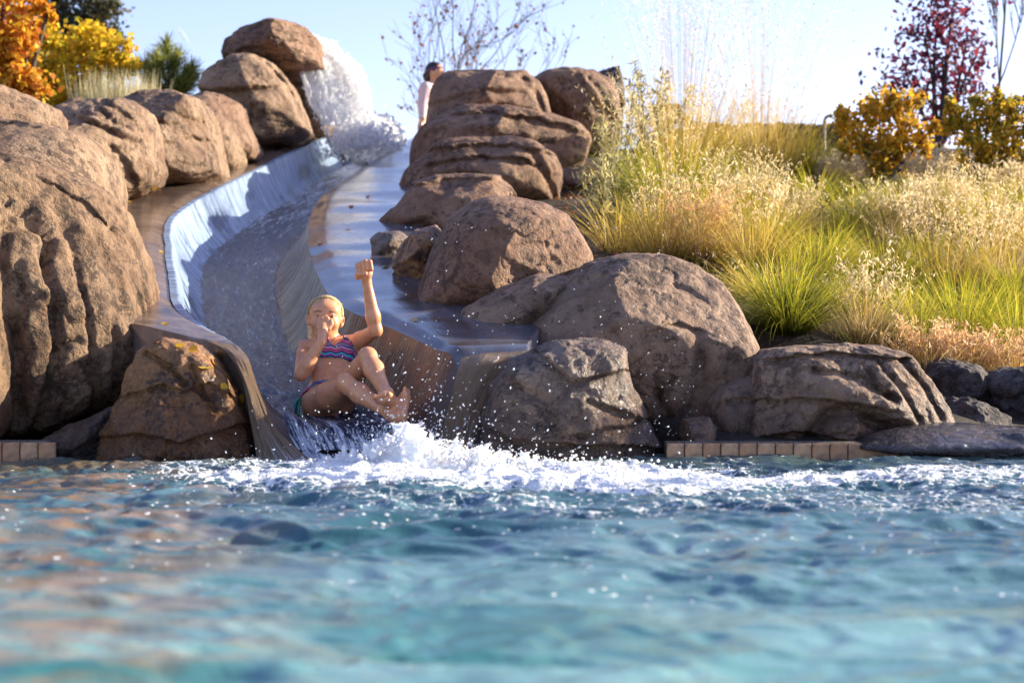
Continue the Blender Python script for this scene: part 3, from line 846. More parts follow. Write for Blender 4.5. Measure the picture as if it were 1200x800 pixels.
boulder('boulder', 'low dark flank of rock lying left of the huge grey brown boulder',
        [(524,390),(545,361),(580,340),(632,320),(680,325),(670,370),(620,408),(560,404)], 8.05, .45, .7, RK_PURPLE, sub=6, seed=27, lean=.5, facets=4, rough=.8)
boulder('boulder', 'huge grey brown boulder above the splash, sunlit only along its right edge',
        [(588,412),(610,375),(640,340),(690,305),(730,296),(781,297),(815,310),(846,330),(866,365),(881,400),(889,424),(886,470),(868,500),(830,535),(770,540),(720,480),(690,430),(640,418)], 7.95, .62, .9, RK_PURPLE, sub=7, p=2.6, seed=28, lean=.35, facets=5, rough=.75,
        creases=[('g', [(598,405),(625,372),(660,345),(700,325)], 9, .05), ('g', [(800,376),(822,400),(824,440),(815,480)], 8, .04), ('s', [(770,385),(795,376),(815,384)], 16, .035), ('g', [(770,460),(790,500),(800,520)], 5, .05)])
boulder('boulder', 'rugged grey rock in the spray beside the slide mouth with a sunlit right shoulder',
        [(556,520),(566,480),(576,450),(596,424),(636,407),(662,399),(702,397),(734,408),(738,432),(746,460),(762,492),(777,522),(779,560),(700,566),(600,566),(554,560)], 6.98, .30, .5, RK_SPLASH, sub=7, p=2.6, seed=29, lean=.25, facets=9, rough=1.2, turn=.12,
        creases=[('s', [(640,420),(672,446),(706,438),(735,434)], 12, .05), ('s', [(682,508),(725,500),(758,492)], 14, .05), ('g', [(690,470),(715,482),(750,492)], 4, .03), ('g', [(600,450),(640,470),(650,500)], 8, .03), ('s', [(562,500),(600,512),(660,520),(770,525)], 30, .05)])
boulder('boulder', 'low rounded lobe of rock between the huge boulder and the layered one',
        [(826,470),(842,452),(864,444),(888,438),(900,470),(896,522),(830,526),(822,500)], 7.45, .3, .5, RK_PURPLE, sub=6, seed=30, facets=3, rough=.7, creases=[('g', [(830,478),(860,470),(890,470)], 4, .03)])
boulder('boulder', 'small squarish stone sitting on the tiled wall under the low lobe',
        [(797,510),(803,492),(830,488),(838,500),(836,525),(800,527)], 7.12, .18, .25, RK_PURPLE, sub=5, seed=31, facets=4)
boulder('boulder', 'layered dark grey boulder on the tiled wall with diagonal grooves at its lit right end',
        [(870,516),(878,470),(886,422),(902,410),(940,405),(1000,403),(1050,408),(1068,420),(1090,450),(1106,478),(1114,508),(1060,522),(1010,524),(960,532),(900,528)], 7.35, .42, .7, RK_PURPLE, sub=7, p=3.0, seed=32, lean=.3, facets=6, strata=.035, strata_n=4, turn=.12,
        creases=[('s', [(900,420),(940,415),(1000,415),(1062,419)], 7, .05), ('g', [(955,434),(1008,444),(1050,468)], 4, .045), ('g', [(1032,424),(1055,452),(1078,492)], 3, .035), ('g', [(1060,424),(1085,455),(1104,490)], 3, .03), ('g', [(1012,424),(1030,450),(1042,466)], 3, .03),
                 ('s', [(880,470),(930,466),(984,470),(1040,480)], 14, .05), ('g', [(950,512),(972,486),(1004,484),(1040,500)], 9, .09), ('s', [(880,514),(930,506),(980,514)], 16, .07)])
boulder('boulder', 'flat wet dark slab overhanging the tiles at the right edge',
        [(985,524),(1015,509),(1060,500),(1120,497),(1200,502),(1330,505),(1330,545),(1260,546),(1200,541),(1140,537),(1060,530),(1005,527)], 6.95, .30, .5, RK_SLAB, sub=7, p=2.4, seed=33, lean=1.8, facets=3, rough=.9, cat='rock slab')
boulder('boulder', 'pitted dark lava boulder behind the right end of the layered one',
        [(1080,440),(1088,425),(1112,420),(1142,430),(1166,454),(1168,470),(1142,484),(1100,480)], 8.2, .3, .4, RK_DARK, sub=6, seed=34, facets=7, rough=1.6)
boulder('boulder', 'jagged dark lava rock lying low in front of the pitted one',
        [(1100,478),(1120,466),(1150,472),(1178,488),(1180,508),(1100,512)], 7.7, .25, .3, RK_DARK, sub=6, seed=35, facets=8, rough=1.8)
boulder('boulder', 'dark lava boulder cut off by the right edge of the picture',
        [(1155,452),(1168,438),(1190,431),(1250,428),(1270,480),(1230,505),(1180,508),(1162,480)], 8.0, .3, .4, RK_DARK, sub=6, seed=36, facets=7, rough=1.6,
        creases=[('g', [(1160,465),(1190,470),(1210,455)], 4, .05)])
boulder('boulder', 'pale topped boulder behind the leafy shrub at the right of the stack',
        [(622,98),(640,87),(662,82),(696,86),(716,95),(724,112),(728,160),(705,200),(690,190),(655,160),(635,130)], 17.3, .9, .9, RK_RED, sub=6, p=2.7, seed=37, lean=.3, facets=6, turn=.2, strata=.03,
        creases=[('g', [(658,96),(655,115),(662,135)], 4, .05), ('g', [(690,92),(708,112),(716,140)], 3, .05), ('g', [(676,88),(690,110),(700,130)], 3, .04)])
boulder('boulder', 'dark angular rock with a sharp corner behind the pale topped boulder',
        [(690,92),(706,84),(725,80),(729,100),(732,125),(705,125)], 18.3, .5, .6, RK_DARK, sub=5, p=4, seed=38, facets=5)
boulder('boulder', 'shaded brown boulder at the foot of the stack beside the dark mulch',
        [(640,215),(655,200),(680,194),(693,205),(690,225),(660,240),(640,240)], 14.4, .4, .5, RK_RED, sub=5, seed=39, facets=4)

# --- low wall of dark blocks along the crest of the planted bank
wall_rows = 2
wall = empty('stone_wall', tuple(P(900, 165, 17.8)))
tag(wall, 'low dark stone wall along the skyline behind the grasses', 'stone wall')
for i in range(15):
  for row in range(wall_rows):
    x = 812 + i * 12.5 + row * 5
    bm_d, bm_f = ico(3)
    q = np.sign(bm_d) * np.abs(bm_d) ** .45
    w = P(x, 156 + 17 * row + random.uniform(-1.5, 1.5), 17.8) - np.array(wall.location)
    pts_ = q * np.array([.060, .16, .085 + random.uniform(0, .012)]) + .012 * fbm(bm_d * 2 + i * 7, 3)[:, None] * q
    b_ = link('block', mesh_np('block', pts_, bm_f), RK_DARK, wall, tuple(w))
    b_.rotation_euler = (0, random.uniform(-.05, .05), random.uniform(-.06, .06))
# ------------------------------------------------------------------ surface nets (turns a field into one closed mesh)
def surface_nets(v, org, h):
    nx, ny, nz = v.shape
    neg = v < 0
    cnt = np.zeros((nx - 1, ny - 1, nz - 1), np.int8)
    sl = [(slice(i, nx - 1 + i), slice(j, ny - 1 + j), slice(k, nz - 1 + k)) for i in (0, 1) for j in (0, 1) for k in (0, 1)]
    for s_ in sl: cnt += neg[s_]
    act = (cnt > 0) & (cnt < 8)
    ci = np.argwhere(act)
    idx = np.full(act.shape, -1, np.int64); idx[act] = np.arange(len(ci))
    corner = np.array([(i, j, k) for i in (0, 1) for j in (0, 1) for k in (0, 1)])
    vals = np.stack([v[ci[:, 0] + a, ci[:, 1] + b, ci[:, 2] + c] for a, b, c in corner], 1)
    acc = np.zeros((len(ci), 3)); n = np.zeros(len(ci))
    for e0 in range(8):
        for ax in range(3):
            bit = (4, 2, 1)[ax]
            if e0 & bit: continue
            e1 = e0 | bit
            a, b = vals[:, e0], vals[:, e1]
            m = (a < 0) != (b < 0)
            t = np.where(m, a / np.where(m, a - b, 1), 0)
            p_ = corner[e0][None, :] + t[:, None] * (corner[e1] - corner[e0])[None, :]
            acc += np.where(m[:, None], p_, 0); n += m
    verts = org + h * (ci + acc / n[:, None])
    quads = []
    for ax in range(3):
        d = [0, 0, 0]; d[ax] = 1
        A = neg[:nx - d[0], :ny - d[1], :nz - d[2]]; B = neg[d[0]:, d[1]:, d[2]:]
        ed = np.argwhere(A != B)
        o1, o2 = [(1, 2), (2, 0), (0, 1)][ax]
        ok = (ed[:, o1] > 0) & (ed[:, o2] > 0) & (ed[:, o1] < v.shape[o1] - 1) & (ed[:, o2] < v.shape[o2] - 1)
        ed = ed[ok]
        sgn = neg[ed[:, 0], ed[:, 1], ed[:, 2]]
        def cell(da, db):
            c_ = ed.copy(); c_[:, o1] -= da; c_[:, o2] -= db
            return idx[c_[:, 0], c_[:, 1], c_[:, 2]]
        q = np.stack([cell(1, 1), cell(0, 1), cell(0, 0), cell(1, 0)], 1)
        q[~sgn] = q[~sgn][:, ::-1]
        quads.append(q)
    return verts, np.concatenate(quads)

class Field:
    def __init__(self, lo, hi, h):
        self.lo = np.array(lo, float); self.h = h
        self.n = np.ceil((np.array(hi) - self.lo) / h).astype(int) + 1
        self.v = np.full(tuple(self.n), 1.0, np.float32)
    def window(self, lo, hi):
        a = np.clip(np.floor((np.array(lo) - self.lo) / self.h).astype(int), 0, self.n)
        b = np.clip(np.ceil((np.array(hi) - self.lo) / self.h).astype(int) + 1, 0, self.n)
        if (b <= a).any(): return None, None
        ax = [self.lo[i] + self.h * np.arange(a[i], b[i]) for i in range(3)]
        G = np.stack(np.meshgrid(*ax, indexing='ij'), -1)
        return tuple(slice(a[i], b[i]) for i in range(3)), G
    def put(self, fn, lo, hi, k=.02, op='u'):
        m = k * 1.5 + 3 * self.h
        w, G = self.window(np.array(lo) - m, np.array(hi) + m)
        if w is None: return
        d = fn(G).astype(np.float32); a = self.v[w]
        if op == 'u':
            hh = np.clip(.5 + .5 * (a - d) / k, 0, 1)
            self.v[w] = a * (1 - hh) + d * hh - k * hh * (1 - hh)
        else:
            d = -d
            hh = np.clip(.5 - .5 * (a - d) / k, 0, 1)
            self.v[w] = a * (1 - hh) + d * hh + k * hh * (1 - hh)
    def cone(self, a, b, ra, rb, k=.02, op='u'):
        a = np.array(a, float); b = np.array(b, float); r = max(ra, rb)
        e = b - a; L = (e * e).sum() + 1e-12
        def fn(G):
            t = np.clip(((G - a) @ e) / L, 0, 1)
            return np.linalg.norm(G - (a + t[..., None] * e), axis=-1) - (ra + (rb - ra) * t)
        self.put(fn, np.minimum(a, b) - r, np.maximum(a, b) + r, k, op)
    def ell(self, c, axes, r, k=.02, op='u'):
        """axes: 3x3 rows unit vectors, r: radii"""
        c = np.array(c, float); M = np.array(axes, float); r = np.array(r, float)
        def fn(G):
            q = (G - c) @ M.T
            k0 = np.linalg.norm(q / r, axis=-1); k1 = np.linalg.norm(q / (r * r), axis=-1) + 1e-9
            return k0 * (k0 - 1) / k1
        ext = np.sqrt(((M * r[:, None]) ** 2).sum(0))
        self.put(fn, c - ext, c + ext, k, op)
    def mesh(self):
        return surface_nets(self.v, self.lo, self.h)

def frame(up, fwd):
    up = np.array(up, float); up /= np.linalg.norm(up)
    fwd = np.array(fwd, float); fwd -= up * (fwd @ up); fwd /= np.linalg.norm(fwd)
    return np.array([np.cross(fwd, up), fwd, up])      # right, forward, up

# ------------------------------------------------------------------ white water
nt = NT('white_foam')
tc = nt.n('ShaderNodeTexCoord')
a = nt.noise(tc.outputs['Object'], 30, 6, .7); b = nt.noise(tc.outputs['Object'], 110, 3, .6)
MAT_FOAM = nt.done(nt.principled(rgb(.88, .90, .93), .5, nt.bump(nt.math('ADD', a, nt.math('MULTIPLY', b, .4)), .7, .02), Subsurface_Weight=.8, Subsurface_Radius=(.04, .05, .06), Subsurface_Scale=.5).outputs[0])
nt = NT('water_drop')
MAT_DROP = nt.done(nt.principled(rgb(.85, .88, .92), .08, IOR=1.333, Specular_IOR_Level=.6).outputs[0])

nt = NT('mist')
mp_ = nt.principled(rgb(.92, .93, .95), .5); mt2 = nt.n('ShaderNodeBsdfTranslucent'); mt2.inputs[0].default_value = (.92, .94, .96, 1)
ma = nt.n('ShaderNodeMixShader'); ma.inputs[0].default_value = .6; nt.l(mp_.outputs[0], ma.inputs[1]); nt.l(mt2.outputs[0], ma.inputs[2])
mb = nt.n('ShaderNodeMixShader'); mb.inputs[0].default_value = .55; nt.l(nt.n('ShaderNodeBsdfTransparent').outputs[0], mb.inputs[1]); nt.l(ma.outputs[0], mb.inputs[2])
MAT_MIST = nt.done(mb.outputs[0])

def drops(name, centers, radii, mat, stretch=None, origin=(0, 0, 0), sub=1):
    d, fc = ico(sub)
    N = len(centers); M = len(d)
    R = radii[:, None, None] * d[None]
    if stretch is not None:
        R = R + stretch[:, None, :] * (np.sum(R * stretch[:, None, :], -1, keepdims=True) / (np.linalg.norm(stretch, axis=-1)[:, None, None] ** 2 + 1e-9)) * 1.0
    V = centers[:, None, :] + R - np.array(origin)
    Fc = fc[None] + (np.arange(N) * M)[:, None, None]
    return link(name, mesh_np(name, V.reshape(-1, 3), Fc.reshape(-1, 3)), mat, None, origin)

# splash where the slide meets the pool: lumpy foam built as a field
sp_lo = np.array(P(318, 588, 6.2)); sp_hi = P(800, 495, 6.95)
fd = Field((-1.02, 5.75, -.06), (.72, 6.98, .24), .0085)
_, G = fd.window(fd.lo, fd.lo + fd.h * (fd.n - 1))
X_, Y_, Z_ = G[..., 0], G[..., 1], G[..., 2]
xx = np.linspace(-1.02, .72, 60)
top_px = np.interp(np.array([600 + a_ / 6.55 * F for a_ in xx]), [300, 360, 400, 430, 455, 480, 500, 530, 560, 590, 630, 680, 730, 780, 810],
                   [552, 546, 540, 533, 518, 506, 522, 530, 532, 538, 545, 550, 553, 560, 566])
top_z = CAM_H - (top_px - 400) / F * 6.55
H = np.interp(X_[:, 0, 0], xx, top_z)[:, None]
y0 = 6.55
n2 = fbm(np.column_stack([X_[:, :, 0].ravel() * 3.4, Y_[:, :, 0].ravel() * 3.4, np.zeros(X_[:, :, 0].size)]), 3).reshape(X_.shape[:2])
ridge = np.exp(-((Y_[:, :, 0] - y0 - .08 * n2) / .17) ** 2)
low = .045 * np.exp(-((Y_[:, :, 0] - 6.28 + .15 * n2) / .22) ** 2)
xf = sstep(-1.0, -.75, X_[:, :, 0]) * (1 - sstep(.5, .7, X_[:, :, 0]))
Hz = (-.05 + (np.maximum(H, 0) + .05) * ridge + (low + .02 * n2) * xf) * xf - .06 * (1 - xf)
pp = G.reshape(-1, 3).astype(np.float64)
lump = (.030 * fbm(pp * np.array([9, 9, 11]), 3) + .013 * (1 - 2 * np.abs(perlin(pp * 26)))).reshape(X_.shape)
fd.v = ((Z_ - Hz[:, :, None]) * .75 + lump * (.5 + .8 * (Hz[:, :, None] > .03))).astype(np.float32)
for k_ in range(70):      # thin jets thrown off the crest
    jx = rng.normal(-.36, .26); jz = float(np.interp(jx, xx, top_z)); jy = rng.normal(6.55, .07)
    if jz < .02 or abs(jx) > .68: continue
    dj = np.array([rng.normal(.25, .5), rng.normal(-.1, .4), rng.uniform(.5, 1.2)]); dj /= np.linalg.norm(dj)
    a_ = np.array([jx, jy, jz - .015]); L_ = rng.uniform(.03, .10); m_ = a_ + dj * L_ * .6; e_ = m_ + (dj + (rng.normal(0, .3), 0, -.45)) * L_ * .5
    fd.cone(a_, m_, .016, .009, .02); fd.cone(m_, e_, .009, .0045, .01)
fd.v[0] = fd.v[-1] = 1; fd.v[:, 0] = 1; fd.v[:, -1] = 1; fd.v[:, :, -1] = 1
sv, sf = fd.mesh()
o = link('splash_foam', mesh_np('splash_foam', sv, sf), MAT_FOAM)
tag(o, 'mound of white foam thrown up where the slide enters the pool', None, None, 'stuff')

# flying drops round the splash
N = 1250
cx = rng.normal(-.26, .34, N); cy = rng.normal(6.72, .16, N); cz = np.abs(rng.exponential(.085, N)) + .02 + .10 * np.exp(-((cx + .42) / .2) ** 2)
cen = np.column_stack([cx, cy, cz])
rad = np.clip(rng.lognormal(math.log(.0019), .4, N), .001, .0040)
N2 = 300
c2 = np.column_stack([rng.uniform(-.45, .75, N2), rng.uniform(6.75, 7.15, N2), np.clip(rng.exponential(.28, N2), 0, .85) + .12])
r2 = np.clip(rng.lognormal(math.log(.0015), .35, N2), .0009, .0026)
o = drops('spray', np.vstack([cen, c2]), np.concatenate([rad, r2]) * .9, MAT_DROP, rng.normal(0, .5, (N + N2, 3)) + np.array([.2, 0, .5]), (0, 0, 0), 2)
tag(o, 'spray of white water drops flying around the sliding girl', None, None, 'stuff')
# froth boiling over the crest
N = 3800
cx = rng.normal(-.26, .36, N)
tz = np.interp(cx, xx, top_z)
cen = np.column_stack([cx, rng.normal(6.5, .09, N), np.maximum(tz, .02) + rng.normal(-.002, .020, N)])
o = drops('froth', cen, np.clip(rng.lognormal(math.log(.0030), .5, N), .0014, .009), MAT_FOAM, None, (0, 0, 0), 1)
tag(o, 'froth boiling along the crest of the splash', None, None, 'stuff')

# ---- waterfall at the top of the slide
WF_Y = 18.15
wf = empty('waterfall', tuple(P(395, 160, WF_Y)))
tag(wf, 'white waterfall tumbling off the capped rock into the head of the slide', 'waterfall')
wo = np.array(wf.location)
nu, nv = 150, 150
U, V_ = np.meshgrid(np.linspace(0, 1, nu), np.linspace(0, 1, nv))
lx = np.interp(V_, [0, .12, .3, .5, .75, 1], [358, 352, 358, 364, 372, 388])
rx = np.interp(V_, [0, .12, .22, .3, .5, .75, 1], [386, 394, 402, 412, 424, 428, 432])
py_ = 50 + V_ * 108
px_ = lx + (rx - lx) * U
flw = np.stack([(px_ - 600) / F * WF_Y, np.full_like(px_, WF_Y), CAM_H + (400 - py_) / F * WF_Y], -1).reshape(-1, 3)
uu, v2 = U.ravel(), V_.ravel()
bul = .28 * np.sin(uu * math.pi) + .5 * v2 ** .8 + .22 * np.exp(-((v2 - .12) / .10) ** 2) * np.sin(uu * math.pi)
st = fbm(np.column_stack([uu * 9, v2 * 2.4, uu * 0]), 4); st2 = fbm(flw * 7, 4)
flw[:, 1] += .95 * (uu - .35) * (rx - lx).ravel() / F * WF_Y * 1.3 - .35
flw[:, 1] -= bul * .6 + .10 * st + .05 * st2
flw[:, 0] += .03 * st2; flw[:, 2] += .05 * fbm(flw * 5 + 9, 3) * (1 - v2)
back = flw.copy(); back[:, 1] += .10
fa = grid_faces(nv, nu)
nt = NT('waterfall_white')
tc = nt.n('ShaderNodeUVMap')
st_ = nt.noise(nt.mapping(tc.outputs[0], (9, 1.6, 1)), 3, 6, .7, .6); gr = nt.noise(nt.mapping(tc.outputs[0], (1, 1, 1)), 60, 4, .7)
q = nt.math('ADD', nt.math('MULTIPLY', st_, .6), nt.math('MULTIPLY', gr, .4))
c = nt.ramp(q, [(.34, (.8, .83, .88)), (.5, (.93, .94, .95))])
hole = nt.ramp(q, [(.33, (0, 0, 0)), (.43, (1, 1, 1))])
pr_ = nt.principled(c, .4, nt.bump(q, .4, .04), Subsurface_Weight=.4, Subsurface_Radius=(.2, .2, .25), Subsurface_Scale=.5)
trn = nt.n('ShaderNodeBsdfTranslucent'); trn.inputs[0].default_value = (.9, .92, .95, 1)
m_ = nt.n('ShaderNodeMixShader'); m_.inputs[0].default_value = .62
nt.l(pr_.outputs[0], m_.inputs[1]); nt.l(trn.outputs[0], m_.inputs[2])
tp = nt.n('ShaderNodeBsdfTransparent'); m2 = nt.n('ShaderNodeMixShader')
nt.l(hole, m2.inputs[0]); nt.l(tp.outputs[0], m2.inputs[1]); nt.l(m_.outputs[0], m2.inputs[2])
MAT_FALL = nt.done(m2.outputs[0])
uv = np.column_stack([uu, v2])
link('falling_sheet', mesh_np('falling_sheet', flw - wo, fa, uv=uv), MAT_FALL, wf)
# spray drops along the fall and the boil at its foot
N = 6500
uq = rng.random(N); vq = rng.random(N) ** .8
lxq = np.interp(vq, [0, .12, .3, .5, .75, 1], [350, 346, 352, 356, 366, 385]); rxq = np.interp(vq, [0, .12, .3, .5, .75, 1], [392, 400, 424, 432, 436, 442])
edge = np.where(rng.random(N) < .65, 1 - np.abs(rng.normal(0, .10, N)), uq)
pxq = lxq + (rxq - lxq) * edge
yq = WF_Y - .2 - .45 * vq + rng.normal(0, .15, N)
cen = np.stack([(pxq - 600) / F * yq, yq, CAM_H + (400 - (52 + vq * 106)) / F * yq], 1)
cen[:, 2] += rng.normal(0, .03, N)
stv = np.column_stack([rng.normal(.2, .2, N), rng.normal(0, .1, N), -np.ones(N)]) * rng.uniform(.3, 1, N)[:, None]
d_ = drops('spray', cen, np.clip(rng.lognormal(math.log(.0055), .4, N), .003, .012), MAT_MIST, stv * 1.6, tuple(wo), 1)
d_.location = (0, 0, 0); d_.parent = wf
# churned foam where the fall lands, a lumpy mound with drops over it
bl = Field((-2.25, 18.05, 2.05), (-.95, 19.4, 3.3), .018)
_, G = bl.window(bl.lo, bl.lo + bl.h * (bl.n - 1))
pp = G.reshape(-1, 3).astype(np.float64)
bx = 600 + pp[:, 0] / pp[:, 1] * F
topb = np.interp(bx, [372, 388, 400, 415, 430, 445, 458, 470], [174, 166, 160, 157, 156, 160, 167, 178])
hb = CAM_H + (400 - topb) / F * 17.5
bc = P(428, 166, 18.75); k0 = np.linalg.norm((pp - bc) / np.array([.46, .45, .34]), axis=1)
dfl = (k0 - 1) * .3 + .09 * fbm(pp * 6, 4) + .035 * (1 - 2 * np.abs(perlin(pp * 15)))
bl.v = dfl.reshape(G.shape[:3]).astype(np.float32)
for ax in range(3):
    sl_ = [slice(None)] * 3
    for e_ in (0, -1):
        sl_[ax] = e_; bl.v[tuple(sl_)] = 1
bv, bf = bl.mesh()
link('boil', mesh_np('boil', bv - wo, bf), MAT_FOAM, wf)
N = 6500
pxq = rng.normal(428, 20, N); pyq = 163 + rng.normal(-4, 10, N) + .018 * (pxq - 428) ** 2 * .4; yq = rng.normal(17.3, .3, N)
cen = np.stack([(pxq - 600) / F * yq, yq, CAM_H + (400 - pyq) / F * yq], 1)
d_ = drops('boil_drops', cen, np.clip(rng.lognormal(math.log(.0075), .55, N), .004, .03), MAT_MIST, None, tuple(wo), 1)
d_.location = (0, 0, 0); d_.parent = wf
for c_ in wf.children:
    if c_.name.startswith(('spray', 'boil')): c_['kind'] = 'stuff'
# ------------------------------------------------------------------ the girl on the slide
nt = NT('skin')
tc = nt.n('ShaderNodeTexCoord')
n1 = nt.noise(tc.outputs['Object'], 22, 4, .6); n2 = nt.noise(tc.outputs['Object'], 160, 3, .6)
c = nt.mix(nt.ramp(n1, [(.35, (0, 0, 0)), (.7, (1, 1, 1))]), rgb(.60, .27, .135), rgb(.73, .365, .195))
MAT_SKIN = nt.done(nt.principled(c, nt.ramp(n2, [(.3, (.22,) * 3), (.7, (.42,) * 3)]), nt.bump(n2, .12, .004), Subsurface_Weight=.25, Subsurface_Radius=(.03, .012, .006), Subsurface_Scale=.5, Specular_IOR_Level=.5).outputs[0])
MAT_LIP = mat_plain('lip_skin', rgb(.42, .15, .11), .4)
MAT_EYE = mat_plain('eye_white', rgb(.6, .55, .5), .2)
MAT_IRIS = mat_plain('eye_iris', rgb(.02, .02, .025), .15)
MAT_BROW = mat_plain('brow_hair', rgb(.26, .14, .06), .7)
MAT_NAIL = mat_plain('nail', rgb(.55, .30, .22), .3)
nt = NT('blonde_hair')
tc = nt.n('ShaderNodeTexCoord')
h1 = nt.noise(nt.mapping(tc.outputs['Object'], (60, 60, 9)), 3, 4, .6)
c = nt.ramp(h1, [(.34, (.34, .19, .06)), (.5, (.68, .46, .19)), (.64, (.88, .70, .38))])
MAT_BLOND = nt.done(nt.principled(c, .38, nt.bump(h1, .5, .01)).outputs[0])

pelvis = P(384, 468, 7.47); belly = P(387, 446, 7.54); chest = P(391, 421, 7.62); neckb = P(389, 403, 7.66)
headc = P(381, 374.5, 7.64)
r_sh = P(354, 410, 7.62); r_el = P(353, 438, 7.43); r_wr = P(377, 400, 7.44)
l_sh = P(413, 404, 7.67); l_el = P(440, 387, 7.53); l_wr = P(429.5, 329, 7.50)
r_hip = P(376, 472, 7.45); l_hip = P(396, 465, 7.46)
r_kn = P(405, 450, 7.14); r_an = P(459, 485, 6.98)
l_kn = P(431, 419, 7.21); l_an = P(453, 462, 7.00)

def pinch_hand(fd, wr, palm, fwd, up, sc):
    pass

GF = Field(P(328, 505, 7.0) * 1.0 + np.array([0, -.28, 0]), P(500, 296, 7.0) + np.array([.06, .86, .06]), .0035)
fd = GF
tor = frame(neckb - pelvis, np.array([.1, -1, .45]))
# torso
fd.ell(pelvis, tor, (.108, .078, .085), .03)
fd.ell(belly, tor, (.094, .066, .105), .04)
fd.ell(chest, tor, (.106, .074, .10), .04)
fd.cone(chest + tor[2] * .06 + tor[0] * .07, chest + tor[2] * .06 - tor[0] * .07, .048, .048, .04)
fd.cone(r_sh, chest + tor[2] * .05, .040, .050, .035)
fd.cone(l_sh, chest + tor[2] * .05, .040, .050, .035)
fd.cone(neckb - tor[2] * .02, headc + np.array([0, .012, -.045]), .040, .036, .025)
fd.ell(chest + tor[1] * .055 + tor[0] * .045 - tor[2] * .005, tor, (.036, .026, .034), .02)
fd.ell(chest + tor[1] * .055 - tor[0] * .045 - tor[2] * .005, tor, (.036, .026, .034), .02)
fd.ell(belly + tor[1] * .074 - tor[2] * .02, tor, (.006, .012, .008), .008, 's')
fd.ell(pelvis - tor[1] * .04 - tor[0] * .045, tor, (.07, .07, .075), .03)
fd.ell(pelvis - tor[1] * .04 + tor[0] * .045, tor, (.07, .07, .075), .03)
# arms
def limb(a, b, ra, rm, rb, bulge=.35, k=.018):
    m = a + (b - a) * bulge
    fd.cone(a, m, ra, rm, k); fd.cone(m, b, rm, rb, k)
limb(r_sh, r_el, .040, .035, .028); limb(r_el, r_wr, .0285, .031, .0205, .28)
limb(l_sh, l_el, .040, .036, .028); limb(l_el, l_wr, .0285, .031, .0200, .28)
# legs
limb(r_hip, r_kn, .068, .058, .038, .4, .03); limb(r_kn, r_an, .036, .041, .023, .32, .02)
limb(l_hip, l_kn, .068, .056, .038, .4, .03); limb(l_kn, l_an, .036, .041, .023, .32, .02)
fd.ell(r_kn + np.array([.0, -.012, .012]), np.eye(3), (.033, .031, .031), .02)
fd.ell(l_kn + np.array([.0, -.012, .012]), np.eye(3), (.033, .031, .031), .02)
# feet: heel, ball and five toes each
def foot(an, heel, toe, side):
    ax = toe - heel; L = np.linalg.norm(ax); ax /= L
    leg = (an - heel); leg /= np.linalg.norm(leg) + 1e-9
    w = np.cross(ax, leg); w /= np.linalg.norm(w)
    dors = np.cross(w, ax); dors /= np.linalg.norm(dors)
    if dors @ (an - heel) < 0: dors = -dors
    fd.cone(an, heel, .027, .026, .02)
    ball = heel + ax * L * .70
    fd.cone(heel, ball, .027, .022, .02)
    fd.cone(an, ball + dors * .004, .025, .017, .02)
    fd.cone(ball - w * .020, ball + w * .020, .019, .017, .012)
    tips = []
    for i in range(5):
        q = (i - 2) / 2 * side
        b0 = ball + w * q * .027 + ax * .006
        ln = (.040, .036, .033, .029, .024)[i]; r = (.0105, .0078, .0075, .007, .0068)[i]
        t = b0 + ax * ln + dors * .004
        fd.cone(b0, t, r + .001, r, .004)
        tips.append((t, ax, dors, r))
    return tips
toesR = foot(r_an, P(469, 488, 6.97), P(477, 456, 7.03), 1)
toesL = foot(l_an, P(457, 473, 6.99), P(447, 463, 6.85), -1)
# head
hf = frame(np.array([.03, .16, 1.0]), np.array([.10, -1, .12]))
HR, HFw, HU = hf
def hp(r, f_, u): return headc + HR * r + HFw * f_ + HU * u
fd.ell(hp(0, -.012, .028), hf, (.072, .088, .074), .01)
fd.ell(hp(0, .010, -.018), hf, (.060, .068, .072), .03)
fd.ell(hp(0, .030, -.066), hf, (.034, .036, .030), .025)          # chin
fd.ell(hp(.034, .046, -.026), hf, (.026, .022, .026), .014)       # cheeks
fd.ell(hp(-.034, .046, -.026), hf, (.026, .022, .026), .014)
fd.ell(hp(0, .058, .034), hf, (.052, .020, .022), .02)            # brow and forehead
for sd in (1, -1):
    fd.ell(hp(.029 * sd, .082, .006), hf, (.015, .010, .0085), .008, 's')   # sockets
    fd.ell(hp(.029 * sd, .072, .010), hf, (.014, .009, .006), .006)         # upper lid
    fd.ell(hp(.0765 * sd, -.004, -.006), frame(HU + HR * .15 * sd, HR * sd + HFw * .4), (.015, .008, .026), .006)  # ear
    fd.ell(hp(.079 * sd, .000, -.004), hf, (.004, .006, .012), .005, 's')
fd.cone(hp(0, .070, .010), hp(0, .090, -.018), .008, .0115, .008)  # nose
fd.ell(hp(.010, .082, -.021), hf, (.007, .008, .006), .006); fd.ell(hp(-.010, .082, -.021), hf, (.007, .008, .006), .006)
fd.ell(hp(0, .072, -.040), hf, (.020, .008, .0055), .006); fd.ell(hp(0, .071, -.051), hf, (.017, .008, .006), .006)
fd.ell(hp(0, .080, -.0455), hf, (.018, .006, .0018), .002, 's')
